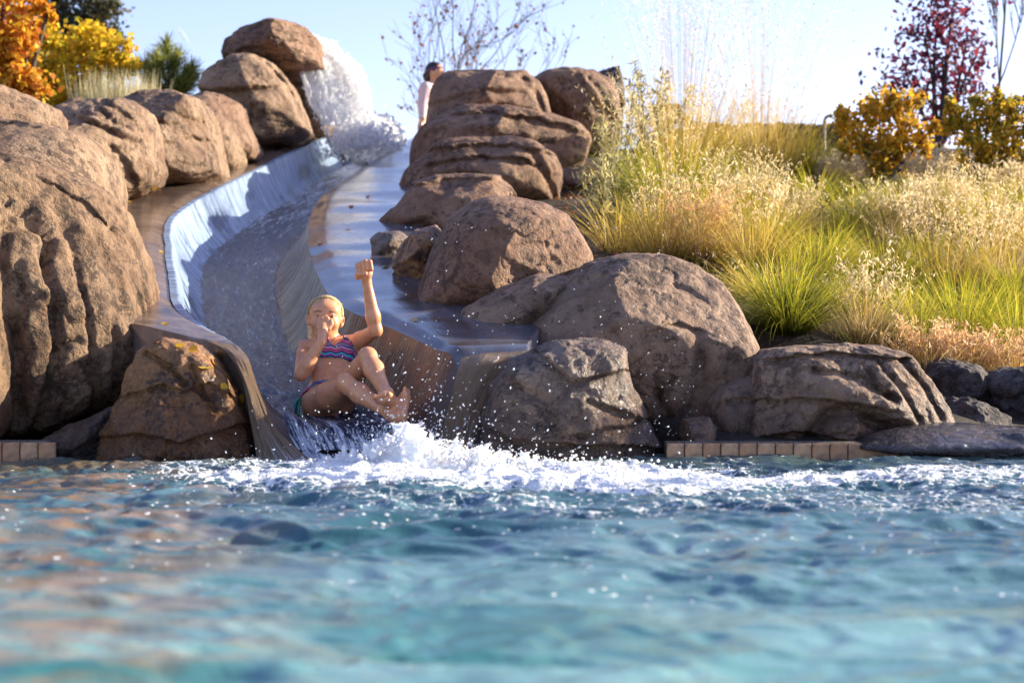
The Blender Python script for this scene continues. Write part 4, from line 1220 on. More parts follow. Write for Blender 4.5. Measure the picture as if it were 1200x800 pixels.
# right hand, pinching the nose: palm in front of the mouth, fingers curled, thumb and index at the nostrils
nose = hp(0, .098, -.020)
pal0 = r_wr; palm = nose + np.array([-.004, -.020, -.030])
fd.cone(pal0, palm, .0205, .021, .012)
pd = palm - pal0; pd /= np.linalg.norm(pd)
side = np.cross(pd, np.array([0, -1, 0])); side /= np.linalg.norm(side)
fd.cone(palm - side * .016, palm + side * .016, .0165, .0155, .01)
for i, q in enumerate((-.021, -.007, .007, .020)):
    k0 = palm + side * q + pd * .018 + np.array([0, -.008, .002])
    k1 = k0 + pd * .020 + np.array([0, -.002 + .004 * (i == 0), .008])
    if i == 3:      # index finger bends in to the nostril
        k2 = nose + HR * -.012 + np.array([0, -.004, .012]); k3 = nose + HR * -.010 + np.array([0, .006, .002])
    else:
        k2 = k1 + np.array([.002, .022, .012]); k3 = k2 + np.array([.003, .018, -.008])
    fd.cone(k0, k1, .0098, .0088, .004); fd.cone(k1, k2, .0088, .0078, .003); fd.cone(k2, k3, .0078, .0066, .003)
t0 = palm + side * .024 - pd * .012; t1 = t0 + side * .012 + pd * .018 + np.array([0, -.004, .008]); t2 = nose + HR * .012 * -1 + np.array([.018, -.004, .000])
fd.cone(t0, t1, .0115, .0098, .006); fd.cone(t1, t2, .0096, .0078, .004)
# left fist, raised
fist = P(428.6, 315, 7.49); fu = (l_el - l_wr); fu = (l_wr - l_el) / np.linalg.norm(l_wr - l_el)
ff = frame(fu, np.array([.1, -1, .1])); fr, ffw, fup = ff
FS = 1.22
fc = l_wr + fup * .046
fd.cone(l_wr, fc, .020, .024, .012)
fd.ell(fc + fup * .004, ff, (.038, .022, .035), .012)
fd.ell(fc - fup * .018 + ffw * .016, ff, (.030, .018, .022), .012)
nails = []
for i, q in enumerate((-.0235, -.008, .0075, .022)):
    kn = fc + (fr * q + fup * (.031 - .004 * abs(i - 1)) - ffw * .004) * FS
    pj = kn + (ffw * .027 + fup * .002) * FS
    tipf = pj + (-fup * .026 + ffw * .002) * FS
    en = tipf + (-ffw * .012 - fup * .004) * FS
    fd.cone(kn, pj, .0112, .0104, .0025); fd.cone(pj, tipf, .0104, .0092, .0012); fd.cone(tipf, en, .0090, .0080, .0012)
th0 = fc + fr * -.030 - fup * .016 + ffw * .006; th1 = fc + fr * -.024 + fup * .002 + ffw * .030; th2 = fc + fr * .002 - fup * .004 + ffw * .040
th0 = fc + (fr * .030 - fup * .018 + ffw * .006) * FS; th1 = fc + (fr * .028 - fup * .006 + ffw * .028) * FS; th2 = fc + (fr * .000 - fup * .008 + ffw * .042) * FS
fd.cone(th0, th1, .0130, .0112, .006); fd.cone(th1, th2, .0110, .0092, .002)

gv, gf = fd.mesh()
girl = empty('person', tuple(pelvis - np.array([0, 0, .09])))
tag(girl, 'blonde girl in a patterned bikini sliding feet first, pinching her nose with one fist raised', 'person')
go = np.array(girl.location)
link('body', mesh_np('body', gv - go, gf), MAT_SKIN, girl)

# bikini cut from the body surface and lifted off it
def seg_d(p, a, b):
    e = b - a; t = np.clip(((p - a) @ e) / (e @ e), 0, 1)
    return np.linalg.norm(p - (a + t[:, None] * e), axis=1)
def garment(name, verts, faces, keep, lift, mat, parent, org, attrs=None):
    me0 = mesh_np('tmp', verts, faces)
    nr_ = np.zeros(len(verts) * 3, np.float32); me0.vertices.foreach_get('normal', nr_); nr_ = nr_.reshape(-1, 3)
    bpy.data.meshes.remove(me0)
    fk = keep[faces].all(1)
    fs = faces[fk]
    used = np.unique(fs); mp = np.full(len(verts), -1); mp[used] = np.arange(len(used))
    outer = verts[used] + nr_[used] * lift
    inner = verts[used] - nr_[used] * .001
    fa = mp[fs]
    # close the rim
    ed = np.concatenate([fa[:, [i, (i + 1) % 4]] for i in range(4)])
    key = np.sort(ed, 1); u, inv, cnt = np.unique(key, axis=0, return_inverse=True, return_counts=True)
    rim = ed[cnt[inv.ravel()] == 1]
    n = len(used)
    rq = np.stack([rim[:, 1], rim[:, 0], rim[:, 0] + n, rim[:, 1] + n], 1)
    return link(name, mesh_np(name, np.vstack([outer, inner]) - org, np.vstack([fa, fa[:, ::-1] + n, rq]), uv=None if attrs is None else np.vstack([attrs[used]] * 2)), mat, parent)

rel = gv - pelvis
tl = (rel @ tor[2]); tr_ = rel @ tor[0]; tf = rel @ tor[1]
Ltor = np.linalg.norm(neckb - pelvis)
cz_ = (chest - pelvis) @ tor[2]; cr_ = (chest - pelvis) @ tor[0]
armd = np.minimum(seg_d(gv, r_sh + tor[2] * .01, r_el), seg_d(gv, l_sh + tor[2] * .01, l_el)) - .045
fore = np.minimum(seg_d(gv, r_el, r_wr), seg_d(gv, l_el, l_wr)) - .040
hand = np.linalg.norm(gv - palm, axis=1) - .07
tord = seg_d(gv, pelvis, chest) - .135
ok_t = (armd > 0) & (fore > 0) & (hand > 0) & (tord < 0)
h_ = tl - cz_; w_ = np.abs(tr_ - cr_)
cup = (h_ < .088 - 1.45 * np.abs(w_ - .050)) & (tf > 0)
keep_top = ok_t & (h_ > -.045) & (cup | (h_ < -.012))
nt = NT('bikini_print')
uvn = nt.n('ShaderNodeUVMap'); sp = nt.n('ShaderNodeSeparateXYZ'); nt.l(uvn.outputs[0], sp.inputs[0])
tri = nt.math('PINGPONG', nt.math('MULTIPLY', sp.outputs[0], 42.0), 1.0)
q = nt.math('FRACT', nt.math('ADD', nt.math('MULTIPLY', sp.outputs[1], 19.0), nt.math('MULTIPLY', tri, .17)))
c = nt.ramp(q, [(0, (.02, .02, .07)), (.14, (.60, .05, .22)), (.27, (.02, .02, .08)), (.37, (.75, .22, .30)), (.50, (.03, .20, .42)), (.62, (.02, .02, .07)), (.74, (.28, .05, .32)), (.86, (.03, .35, .45))], 'CONSTANT')
MAT_BIKINI = nt.done(nt.principled(c, .55).outputs[0])
uvb = np.column_stack([tr_, tl])
top = garment('bikini_top', gv, gf, keep_top, .0055, MAT_BIKINI, girl, go, uvb)
hipd = np.minimum(seg_d(gv, r_hip + (r_kn - r_hip) * .10, r_kn), seg_d(gv, l_hip + (l_kn - l_hip) * .10, l_kn)) - .085
h2 = tl
legf = np.minimum(seg_d(gv, r_hip, r_kn), seg_d(gv, l_hip, l_kn))
keep_bot = (h2 < .052) & (h2 > -.16) & (hipd > -.006 + .012 * (tf < 0)) & (seg_d(gv, pelvis - tor[2] * .05, belly) < .17) & (fore > 0) & ((np.abs(tr_) < .07) | ((h2 > .0) & (h2 < .03)))
MAT_BIKINI2 = MAT_BIKINI
bot = garment('bikini_bottom', gv, gf, keep_bot, .0055, MAT_BIKINI, girl, go, uvb)

def tube(pts_, r0, r1, seg=8, name='tube', closed=False):
    pts_ = np.asarray(pts_, float); n = len(pts_)
    t = np.gradient(pts_, axis=0); t /= np.linalg.norm(t, axis=1)[:, None] + 1e-12
    ref = np.array([.31, .77, .55]); ref /= np.linalg.norm(ref)
    a = np.cross(t, ref); a /= np.linalg.norm(a, axis=1)[:, None] + 1e-12
    b = np.cross(t, a)
    rr_ = np.linspace(r0, r1, n) if np.isscalar(r1) else np.asarray(r1)
    an = np.linspace(0, 2 * math.pi, seg, endpoint=False)
    V = pts_[:, None, :] + rr_[:, None, None] * (np.cos(an)[None, :, None] * a[:, None, :] + np.sin(an)[None, :, None] * b[:, None, :])
    i = np.arange(n - 1)[:, None] * seg; j = np.arange(seg)[None, :]
    f_ = np.stack([i + j, i + (j + 1) % seg, i + seg + (j + 1) % seg, i + seg + j], -1).reshape(-1, 4)
    return V.reshape(-1, 3), f_
MAT_STRAP = mat_plain('strap_dark', rgb(.03, .03, .09), .6)
for sd in (1, -1):
    a_ = chest + tor[0] * .045 * sd + tor[2] * .055 + tor[1] * .075
    b_ = neckb + tor[0] * .036 * sd + tor[1] * .030 + tor[2] * .018
    m_ = (a_ + b_) / 2 + tor[1] * .018 + tor[2] * .006
    v_, f_ = tube(catmull([a_, m_, b_, b_ - tor[1] * .06], 14), .003, .003)
    link('strap', mesh_np('strap', v_ - go, f_), MAT_STRAP, top)
MAT_TIE = mat_plain('tie_green', rgb(.02, .30, .20), .5)
tb = pelvis + tor[0] * .115 + tor[2] * .01
for k_, (dx, dz) in enumerate(((-.010, -.075), (.004, -.09), (-.018, -.05))):
    v_, f_ = tube(catmull([tb, tb + np.array([dx * .6 - .012, -.03, dz * .5]), tb + np.array([dx - .01, -.035, dz])], 10), .004, .007)
    link('side_tie', mesh_np('side_tie', v_ - go, f_), MAT_TIE if k_ else MAT_BIKINI, bot)

# eyes, brows
def ell_mesh(c, axes, r, sub=3):
    d, f_ = ico(sub)
    return (d * np.array(r)) @ np.array(axes) + np.array(c), f_
for sd in (1, -1):
    ec = hp(.029 * sd, .0655, .003)
    v_, f_ = ell_mesh(ec, hf, (.0125, .0100, .0055))
    e_ = link('eye', mesh_np('eye', v_ - go, f_), MAT_EYE, girl)
    v_, f_ = ell_mesh(hp(.029 * sd, .0725, .0025), hf, (.0070, .0055, .0050))
    link('iris', mesh_np('iris', v_ - go, f_), MAT_IRIS, e_)
    v_, f_ = tube(catmull([hp(.042 * sd, .066, .008), hp(.030 * sd, .0755, .0105), hp(.017 * sd, .073, .006)], 9), .0026, .002, 6)
    link('eyelash', mesh_np('eyelash', v_ - go, f_), MAT_IRIS, e_)
    v_, f_ = tube(catmull([hp(.047 * sd, .064, .021), hp(.033 * sd, .0775, .0255), hp(.016 * sd, .0805, .0215)], 9), .0032, .0036, 6)
    link('eyebrow', mesh_np('eyebrow', v_ - go, f_), MAT_BROW, girl)

# hair: cap combed back, with a wet lock falling behind the right ear
hd = Field(headc - .17, headc + .15, .004)
hd.ell(hp(0, -.022, .034), hf, (.0775, .088, .077), .01)
hd.ell(hp(0, -.075, -.01), hf, (.060, .05, .06), .02)
hd.cone(hp(.058, -.045, -.01), hp(.058, -.026, -.075), .021, .016, .02)
hd.cone(hp(.058, -.026, -.075), hp(.046, -.008, -.128), .016, .006, .012)
# cut the face free
hd.ell(hp(0, .085, -.040), hf, (.066, .076, .088), .006, 's')
for sd in (1, -1): hd.ell(hp(.082 * sd, .004, -.012), hf, (.018, .030, .034), .006, 's')
hv, hfc = hd.mesh()
q_ = (hv - headc)
ang = np.arctan2(q_ @ HR, q_ @ HU + .02)
stra = np.abs(np.sin(ang * 34 + 3.0 * fbm(hv * 14, 2))) 
nrm_ = q_ / np.linalg.norm(q_, axis=1)[:, None]
hv = hv - nrm_ * (.0024 * (1 - stra) + .0025 * fbm(hv * 60, 2))[:, None]
link('hair', mesh_np('hair', hv - go, hfc), MAT_BLOND, girl)
# strands combed back over the head
Cc = hp(0, -.022, .034); Rr = np.array([.0790, .0895, .0788])
sv_, sf_, sn_ = [], [], 0
for k_ in range(380):
    a0 = rng.uniform(-1.75, 1.75)
    d0 = np.array([math.sin(a0) * .98, .60 + rng.normal(0, .07) - .25 * abs(math.sin(a0)) ** 3, math.cos(a0) * .74 + .02])
    d1 = np.array([math.sin(a0) * .45, -.95, math.cos(a0) * .25 - .15 + rng.normal(0, .1)])
    ts = np.linspace(0, 1, 9)[:, None]
    q = d0 * (1 - ts) + d1 * ts + np.array([math.sin(a0) * .35, 0, .35 * math.cos(a0)]) * np.sin(ts * math.pi) + rng.normal(0, .02, 3) * ts
    q /= np.linalg.norm(q, axis=1)[:, None]
    lift_ = 1 + .012 * np.sin(ts * math.pi) ** .5 + rng.uniform(-.012, .014)
    w_ = Cc + (q * Rr * lift_) @ hf
    v_, f_ = tube(w_, 0, np.array([.0006, .0012, .0015, .0016, .0016, .0016, .0015, .0013, .0008]), 5)
    sv_.append(v_); sf_.append(f_ + sn_); sn_ += len(v_)
link('hair_strands', mesh_np('hair_strands', np.vstack(sv_) - go, np.vstack(sf_)), MAT_BLOND, girl)['kind'] = 'stuff'
# loose strands
allv, allf, nv0 = [], [], 0
for k_ in range(26):
    a0 = rng.uniform(-1.2, 1.2)
    s0 = hp(.074 * math.sin(a0), .035 * math.cos(a0) - .005, .050 + .052 * math.cos(a0) * .8)
    dirv = np.array([rng.normal(0, .4) + math.sin(a0) * -.5, .1, 1.0]); dirv /= np.linalg.norm(dirv)
    e0 = s0 + dirv * rng.uniform(.004, .014) - HFw * rng.uniform(.03, .06)
    v_, f_ = tube(catmull([s0, (s0 + e0) / 2 + dirv * .006, e0], 6), .0011, .0006, 4)
    allv.append(v_); allf.append(f_ + nv0); nv0 += len(v_)
link('loose_strands', mesh_np('loose_strands', np.vstack(allv) - go, np.vstack(allf)), MAT_BLOND, girl)

# ------------------------------------------------------------------ the woman standing at the top
WY = 18.9
ws = WY / F
def W(px, py, dy=0): return P(px, py, WY + dy)
fd = Field(P(478, 235, WY) - np.array([.1, .35, .35]), P(535, 66, WY) + np.array([.15, .35, .0]), .009)
wp_ = W(503, 150); wc = W(504, 112, .0); wn = W(508, 97); wh = W(510.5, 85)
wt = frame(wn - wp_, np.array([.80, -.60, 0]))
fd.ell(wp_, wt, (.145, .105, .13), .04); fd.ell((wp_ + wc) / 2, wt, (.125, .09, .16), .05); fd.ell(wc, wt, (.155, .10, .14), .05)
fd.cone(wn - np.array([0, 0, .03]), wh, .048, .045, .03)
wrs = W(498.5, 103, -.10); wre = W(495, 124, -.14); wrw = W(495, 140, -.20)
wls = W(510, 103, .12); wle = W(513, 125, .16); wlw = W(517, 143, .10)
fd.cone(wrs, wre, .060, .046, .03); fd.cone(wre, wrw, .046, .032, .02)
fd.cone(wls, wle, .060, .046, .03); fd.cone(wle, wlw, .046, .032, .02)
for side_, dy in ((-1, -.09), (1, .09)):
    hipw = wp_ + np.array([.01 * side_, dy, -.06])
    lg_ = (hipw[2] - float(ground_z(np.array([hipw[0]]), np.array([hipw[1]]))[0]) - .07) / 2
    knw = hipw + np.array([.03, 0, -lg_]); anw = knw + np.array([-.03, 0, -lg_])
    fd.cone(hipw, knw, .095, .062, .04); fd.cone(knw, anw, .060, .040, .03); fd.cone(anw - np.array([.02, .0, .02]), anw + np.array([.13, -.06, -.03]), .04, .03, .03)
woman_foot = anw[2] - .07
wf_ = frame(np.array([-.08, 0, 1]), np.array([.86, -.5, .02]))
def whp(r, f_, u): return wh + wf_[0] * r + wf_[1] * f_ + wf_[2] * u
fd.ell(whp(0, -.01, .02), wf_, (.078, .098, .088), .01); fd.ell(whp(0, .02, -.035), wf_, (.060, .070, .068), .03)
fd.ell(whp(0, .055, -.075), wf_, (.03, .03, .025), .02); fd.cone(whp(0, .085, .005), whp(0, .108, -.022), .010, .013, .01)
fd.ell(whp(0, .082, -.055), wf_, (.022, .012, .010), .01)
for sd in (1, -1): fd.ell(whp(.075 * sd, -.005, -.01), wf_, (.012, .02, .03), .01)
def simple_hand(wr, dirn, nrm):
    dirn = dirn / np.linalg.norm(dirn); sd = np.cross(dirn, nrm); sd /= np.linalg.norm(sd)
    pc = wr + dirn * .055
    fd.cone(wr, pc, .030, .030, .02); fd.cone(pc - sd * .02, pc + sd * .02, .022, .022, .015)
    for i, q in enumerate((-.030, -.010, .010, .030)):
        a = pc + sd * q + dirn * .015; ln = (.035, .042, .040, .032)[i]
        b = a + dirn * ln + nrm * .008; c_ = b + dirn * ln * .6 + nrm * .022
        fd.cone(a, b, .0125, .0115, .005); fd.cone(b, c_, .0115, .010, .004)
    a = pc + sd * .032 - dirn * .02; b = a + sd * .020 + dirn * .035; fd.cone(a, b, .014, .012, .008); fd.cone(b, b + dirn * .03 - sd * .004, .012, .010, .005)
simple_hand(wrw, np.array([.12, -.1, -1.0]), np.array([.9, -.3, 0]))
simple_hand(wlw, np.array([.35, 0, -1.0]), np.array([.9, -.3, 0]))
wv, wfc = fd.mesh()
woman = empty('person', (float(wp_[0]), WY, float(woman_foot)))
tag(woman, 'dark haired woman in pale pink long sleeves standing at the head of the slide', 'person')
wo2 = np.array(woman.location)
link('body', mesh_np('body', wv - wo2, wfc), MAT_SKIN, woman)
nt = NT('pink_jersey')
tc = nt.n('ShaderNodeTexCoord'); n1 = nt.noise(nt.mapping(tc.outputs['Object'], (1, 1, .5)), 16, 4, .6, .5)
MAT_PINK = nt.done(nt.principled(rgb(.76, .55, .53), .8, nt.bump(n1, .8, .05)).outputs[0])
MAT_TROUSER = mat_plain('dark_leggings', rgb(.03, .03, .045), .8)
hands_ = np.minimum(np.linalg.norm(wv - (wrw + (0, 0, -.075)), axis=1), np.linalg.norm(wv - (wlw + (.02, 0, -.075)), axis=1)) > .085
keep_s = (wv[:, 2] < wn[2] + .0) & (wv[:, 2] > wp_[2] - .10) & hands_ & (np.linalg.norm(wv - wh, axis=1) > .13)
armz = np.minimum(seg_d(wv, wre, wrw), seg_d(wv, wle, wlw)) < .075
keep_s |= armz & hands_ & (wv[:, 2] > min(wrw[2], wlw[2]) - .01)
garment('long_sleeved_top', wv, wfc, keep_s, .008, MAT_PINK, woman, wo2)
keep_t = (wv[:, 2] < wp_[2] - .07) & (wv[:, 2] > woman_foot + .09) & hands_ & ~armz
garment('leggings', wv, wfc, keep_t, .006, MAT_TROUSER, woman, wo2)
MAT_DKHAIR = mat_plain('dark_hair', rgb(.022, .014, .014), .5)
hd = Field(wh - .25, wh + .2, .008)
hd.ell(whp(0, -.022, .034), wf_, (.088, .098, .088), .01); hd.ell(whp(0, -.07, -.03), wf_, (.06, .05, .06), .03)
hd.ell(whp(0, -.125, -.02), wf_, (.040, .036, .048), .02); hd.cone(whp(0, -.135, -.03), whp(.01, -.125, -.10), .03, .012, .02)
hd.ell(whp(0, .10, -.045), wf_, (.10, .085, .095), .006, 's')
hv, hfc = hd.mesh(); hv = hv + .006 * fbm(hv * 40, 2)[:, None]
link('hair', mesh_np('hair', hv - wo2, hfc), MAT_DKHAIR, woman)
an = np.linspace(0, 2 * math.pi, 26)
ring = np.array([whp(.090 * math.sin(a), -.018 + .100 * math.cos(a), .024 + .016 * math.cos(a)) for a in an])
v_, f_ = tube(ring, .012, .012, 8)
link('headband', mesh_np('headband', v_ - wo2, f_), mat_plain('headband_violet', rgb(.16, .07, .13), .7), woman)
# a step of ground for her to stand on is the terrain itself; her feet rest on it
# ------------------------------------------------------------------ vegetation
def ribbons(base, az, length, lean, droop, width, seg=4, curl=0.0):
    """curved tapering blades. all arrays of length N -> verts, quads"""
    N = len(az); t = np.linspace(0, 1, seg + 1)[None, :]
    ln = length[:, None]
    ang = lean[:, None] + droop[:, None] * t ** 1.6            # angle from vertical along the blade
    dt = 1 / seg
    hx = np.concatenate([np.zeros((N, 1)), np.cumsum(np.sin(ang[:, 1:]), 1) * dt], 1) * ln
    hz = np.concatenate([np.zeros((N, 1)), np.cumsum(np.cos(ang[:, 1:]), 1) * dt], 1) * ln
    a2 = az[:, None] + curl * t * np.sign(np.sin(az * 7))[:, None]
    ctr = np.stack([base[:, 0:1] + hx * np.cos(a2), base[:, 1:2] + hx * np.sin(a2), base[:, 2:3] + hz], -1)
    w = width[:, None] * (1 - t ** 2 * .88)
    wa = az + math.pi / 2 + rng.uniform(-.9, .9, N)
    off = np.stack([np.cos(wa)[:, None] * w, np.sin(wa)[:, None] * w, 0 * w], -1)
    V = np.stack([ctr - off / 2, ctr + off / 2], 2).reshape(-1, 3)
    m = (seg + 1) * 2
    b = (np.arange(N) * m)[:, None] + (np.arange(seg) * 2)[None, :]
    Fq = np.stack([b, b + 1, b + 3, b + 2], -1).reshape(-1, 4)
    global TIP
    TIP = np.tile(np.repeat(np.linspace(0, 1, seg + 1), 2), N)
    return V, Fq, ctr

def leaf_quads(c, size, nrm=None, aspect=.6, updir=None):
    """small folded diamond leaves"""
    N = len(c)
    n = rng.normal(size=(N, 3)) if nrm is None else nrm + rng.normal(size=(N, 3)) * .5
    n /= np.linalg.norm(n, axis=1)[:, None]
    u = rng.normal(size=(N, 3)) if updir is None else updir + rng.normal(size=(N, 3)) * .35
    u -= n * (u * n).sum(1)[:, None]; u /= np.linalg.norm(u, axis=1)[:, None] + 1e-9
    w = np.cross(n, u)
    s = np.asarray(size).reshape(-1, 1) * np.ones((N, 1))
    V = np.stack([c - u * s * .5, c + w * s * aspect * .5 + n * s * .08, c + u * s * .5, c - w * s * aspect * .5 + n * s * .08], 1).reshape(-1, 3)
    b = (np.arange(N) * 4)[:, None]
    Fq = np.concatenate([b, b + 1, b + 2, b + 3], 1)
    return V, Fq

def cat_mesh(name, items, org, smooth=True):
    vs, fs, n = [], [], 0
    for v_, f_ in items:
        vs.append(v_); fs.append(f_ + n); n += len(v_)
    return mesh_np(name, np.vstack(vs) - np.asarray(org), np.vstack(fs), smooth)

LEAF = {
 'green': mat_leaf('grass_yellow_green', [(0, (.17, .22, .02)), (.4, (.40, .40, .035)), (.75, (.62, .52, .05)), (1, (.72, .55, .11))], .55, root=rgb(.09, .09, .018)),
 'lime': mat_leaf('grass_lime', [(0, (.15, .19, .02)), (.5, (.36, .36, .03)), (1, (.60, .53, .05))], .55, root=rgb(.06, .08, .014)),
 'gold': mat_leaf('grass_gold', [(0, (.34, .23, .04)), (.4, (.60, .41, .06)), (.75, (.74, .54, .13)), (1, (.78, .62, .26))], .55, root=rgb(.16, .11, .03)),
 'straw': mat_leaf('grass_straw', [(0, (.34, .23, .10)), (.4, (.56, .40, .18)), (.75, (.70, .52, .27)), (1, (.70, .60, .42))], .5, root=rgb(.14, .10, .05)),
 'plume': mat_leaf('seed_plume', [(0, (.56, .42, .22)), (.5, (.76, .60, .34)), (1, (.85, .75, .54))], .55),
 'pink': mat_leaf('seed_plume_rosy', [(0, (.56, .29, .12)), (.5, (.74, .47, .25)), (1, (.82, .64, .40))], .5),
 'pale': mat_leaf('feather_seed', [(0, (.72, .68, .60)), (1, (.86, .84, .80))], .6),
 'orange': mat_leaf('leaf_orange', [(0, (.42, .12, .02)), (.35, (.64, .22, .025)), (.6, (.78, .42, .03)), (1, (.82, .58, .06))], .5),
 'yellow': mat_leaf('leaf_yellow', [(0, (.34, .34, .03)), (.3, (.62, .50, .03)), (.7, (.85, .60, .04)), (1, (.85, .45, .04))], .5),
 'amber': mat_leaf('leaf_amber', [(0, (.34, .24, .03)), (.3, (.60, .34, .03)), (.65, (.78, .42, .03)), (1, (.82, .54, .06))], .5),
 'olive': mat_leaf('leaf_olive', [(0, (.16, .16, .02)), (.4, (.38, .30, .03)), (.75, (.64, .44, .04)), (1, (.72, .48, .05))], .5),
 'dark': mat_leaf('leaf_dark', [(0, (.035, .05, .03)), (.5, (.07, .075, .035)), (1, (.16, .11, .04))], .35),
 'red': mat_leaf('leaf_crimson', [(0, (.07, .03, .06)), (.5, (.14, .035, .07)), (.85, (.30, .03, .05)), (1, (.45, .06, .05))], .4),
 'needle': mat_leaf('pine_needle', [(0, (.07, .11, .03)), (.5, (.24, .28, .05)), (1, (.50, .46, .10))], .4),
 'sage': mat_leaf('leaf_sage', [(0, (.26, .25, .13)), (.5, (.46, .42, .22)), (1, (.66, .56, .22))], .45),
 'bud': mat_leaf('bud', [(0, (.14, .07, .035)), (.6, (.26, .11, .05)), (1, (.42, .16, .06))], .3),
 'reed': mat_leaf('reed_pale', [(0, (.50, .40, .18)), (.5, (.66, .58, .32)), (1, (.74, .70, .48))], .5),
}
nt = NT('bark')
tc = nt.n('ShaderNodeTexCoord'); n1 = nt.noise(nt.mapping(tc.outputs['Object'], (1, 1, .2)), 30, 4, .6)
MAT_BARK = nt.done(nt.principled(nt.ramp(n1, [(.3, (.035, .025, .022)), (.7, (.10, .075, .065))]), .85, nt.bump(n1, .6, .02)).outputs[0])

def ground_at(px, py, Y):
    p = P(px, py, Y); p[2] = float(ground_z(np.array([p[0]]), np.array([Y]))[0]); return p

# ---- grass clumps: each one a thing
def clump(kind, px, Y, r, h, nb, label, base_py=None, heads=0, head_h=1.3, leanmax=1.0, group='ornamental grasses on the bank', mat=None, name='grass_clump', cat='grass', droop=1.1, head_mat='plume', hs=.03, wid=.0048):
    p = P(px, 400, Y); p[2] = float(ground_z(np.array([p[0]]), np.array([Y]))[0]) - .03
    root = empty(name, tuple(p)); tag(root, label, cat, group)
    r *= 1.25; h *= 1.12
    if Y > 11.4 and head_mat != 'pale' and kind in ('straw', 'gold') and Y < 14.7: h *= .62
    nb = int(nb * 1.5)
    az = rng.uniform(0, 2 * math.pi, nb); rad = np.sqrt(rng.random(nb)) * r * .55
    base = np.column_stack([p[0] + rad * np.cos(az), p[1] + rad * np.sin(az), np.full(nb, p[2])])
    az2 = az + rng.normal(0, .45, nb)
    lean = np.abs(rng.normal(0, .40, nb)) * leanmax + rad / (r + 1e-6) * .5
    ln_ = h * rng.uniform(.55, 1.12, nb)
    if kind in ('green', 'lime') and not heads:      # tight rounded domes
        base[:, :2] = p[:2] + (base[:, :2] - p[:2]) * .45
        lean = rng.random(nb) ** .75 * 1.12; ln_ = h * rng.uniform(.78, 1.06, nb)
    V, Fq, ctr = ribbons(base, az2, ln_, lean, rng.uniform(.3, 1.0, nb) * droop, rng.uniform(.6, 1.25, nb) * wid)
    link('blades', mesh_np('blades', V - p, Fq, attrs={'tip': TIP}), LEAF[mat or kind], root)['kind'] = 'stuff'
    if heads:
        az = rng.uniform(0, 2 * math.pi, heads); rad = np.sqrt(rng.random(heads)) * r * .3
        base = np.column_stack([p[0] + rad * np.cos(az), p[1] + rad * np.sin(az), np.full(heads, p[2])])
        V, Fq, ctr = ribbons(base, az, h * head_h * rng.uniform(.7, 1.1, heads), np.abs(rng.normal(.12, .16, heads)), rng.uniform(.1, .9, heads) * droop * .8, np.full(heads, .0032), 5)
        link('stalks', mesh_np('stalks', V - p, Fq, attrs={'tip': TIP * 0 + 1}), LEAF['gold' if head_mat != 'pale' else 'straw'], root)['kind'] = 'stuff'
        k = 16
        tq = rng.uniform(.62, 1.0, (heads, k)) * 5
        i0 = np.clip(np.floor(tq).astype(int), 0, 4); fr = (tq - i0)[..., None]
        rows_ = np.arange(heads)[:, None]
        c = ctr[rows_, i0] * (1 - fr) + ctr[rows_, i0 + 1] * fr
        c = c.reshape(-1, 3) + rng.normal(0, hs * .45, (heads * k, 3)) * np.array([1, 1, .6])
        ud = np.column_stack([rng.normal(0, .5, len(c)), rng.normal(0, .5, len(c)), rng.choice([-1, 1], len(c)) * .8])
        V, Fq = leaf_quads(c, rng.uniform(.6, 1.4, len(c)) * hs, None, .22, ud)
        link('seed_heads', mesh_np('seed_heads', V - p, Fq), LEAF[head_mat], root)['kind'] = 'stuff'
    return root

G_ = 'ornamental grasses on the bank'
# front row
clump('lime', 925, 8.55, .26, .52, 620, 'dense green mound of fine grass just behind the left end of the layered boulder', droop=1.3)
clump('green', 1075, 8.9, .24, .46, 520, 'yellow green grass mound behind the right half of the layered boulder', droop=1.3)
clump('green', 1128, 9.2, .28, .58, 620, 'big bright yellow green grass fountain above the pitted lava boulder', droop=1.2)
clump('green', 1195, 9.0, .26, .52, 520, 'bright yellow grass fountain cut by the right picture edge', droop=1.2)
clump('straw', 1012, 8.75, .2, .36, 300, 'small dry grass clump behind the middle of the layered boulder', heads=60, head_mat='plume')
clump('straw', 1085, 8.35, .16, .26, 220, 'low clump of rosy tan seed heads above the pitted lava boulder', heads=90, head_mat='pink', head_h=1.1, hs=.028)
clump('straw', 1130, 8.45, .16, .26, 220, 'low rosy tan seed clump between the two lava boulders', heads=90, head_mat='pink', head_h=1.1, hs=.028)
clump('straw', 1185, 8.5, .16, .28, 220, 'low rosy tan seed clump above the lava boulder at the right edge', heads=90, head_mat='pink', head_h=1.1, hs=.028)
# second row
clump('green', 955, 10.2, .30, .50, 560, 'yellow green grass mound directly above the dense green one', droop=1.2)
clump('lime', 1035, 10.4, .30, .50, 540, 'green grass mound in the middle of the bank, above the rosy seed clumps')
clump('gold', 880, 10.2, .26, .52, 420, 'golden grass clump behind the sunlit edge of the huge boulder', heads=60)
clump('gold', 1100, 10.6, .28, .5, 420, 'golden grass clump right of the mid bank green mound', heads=50)
clump('straw', 1165, 10.7, .28, .5, 380, 'straw coloured grass clump low at the right side of the bank', heads=90)
clump('straw', 820, 10.3, .24, .40, 380, 'pale dry grass clump just above the crest of the huge boulder', heads=120, head_mat='pink', head_h=1.15)
clump('gold', 772, 10.2, .2, .46, 260, 'thin golden grass clump left of the huge boulder crest, by the mulch', heads=40, droop=.7)
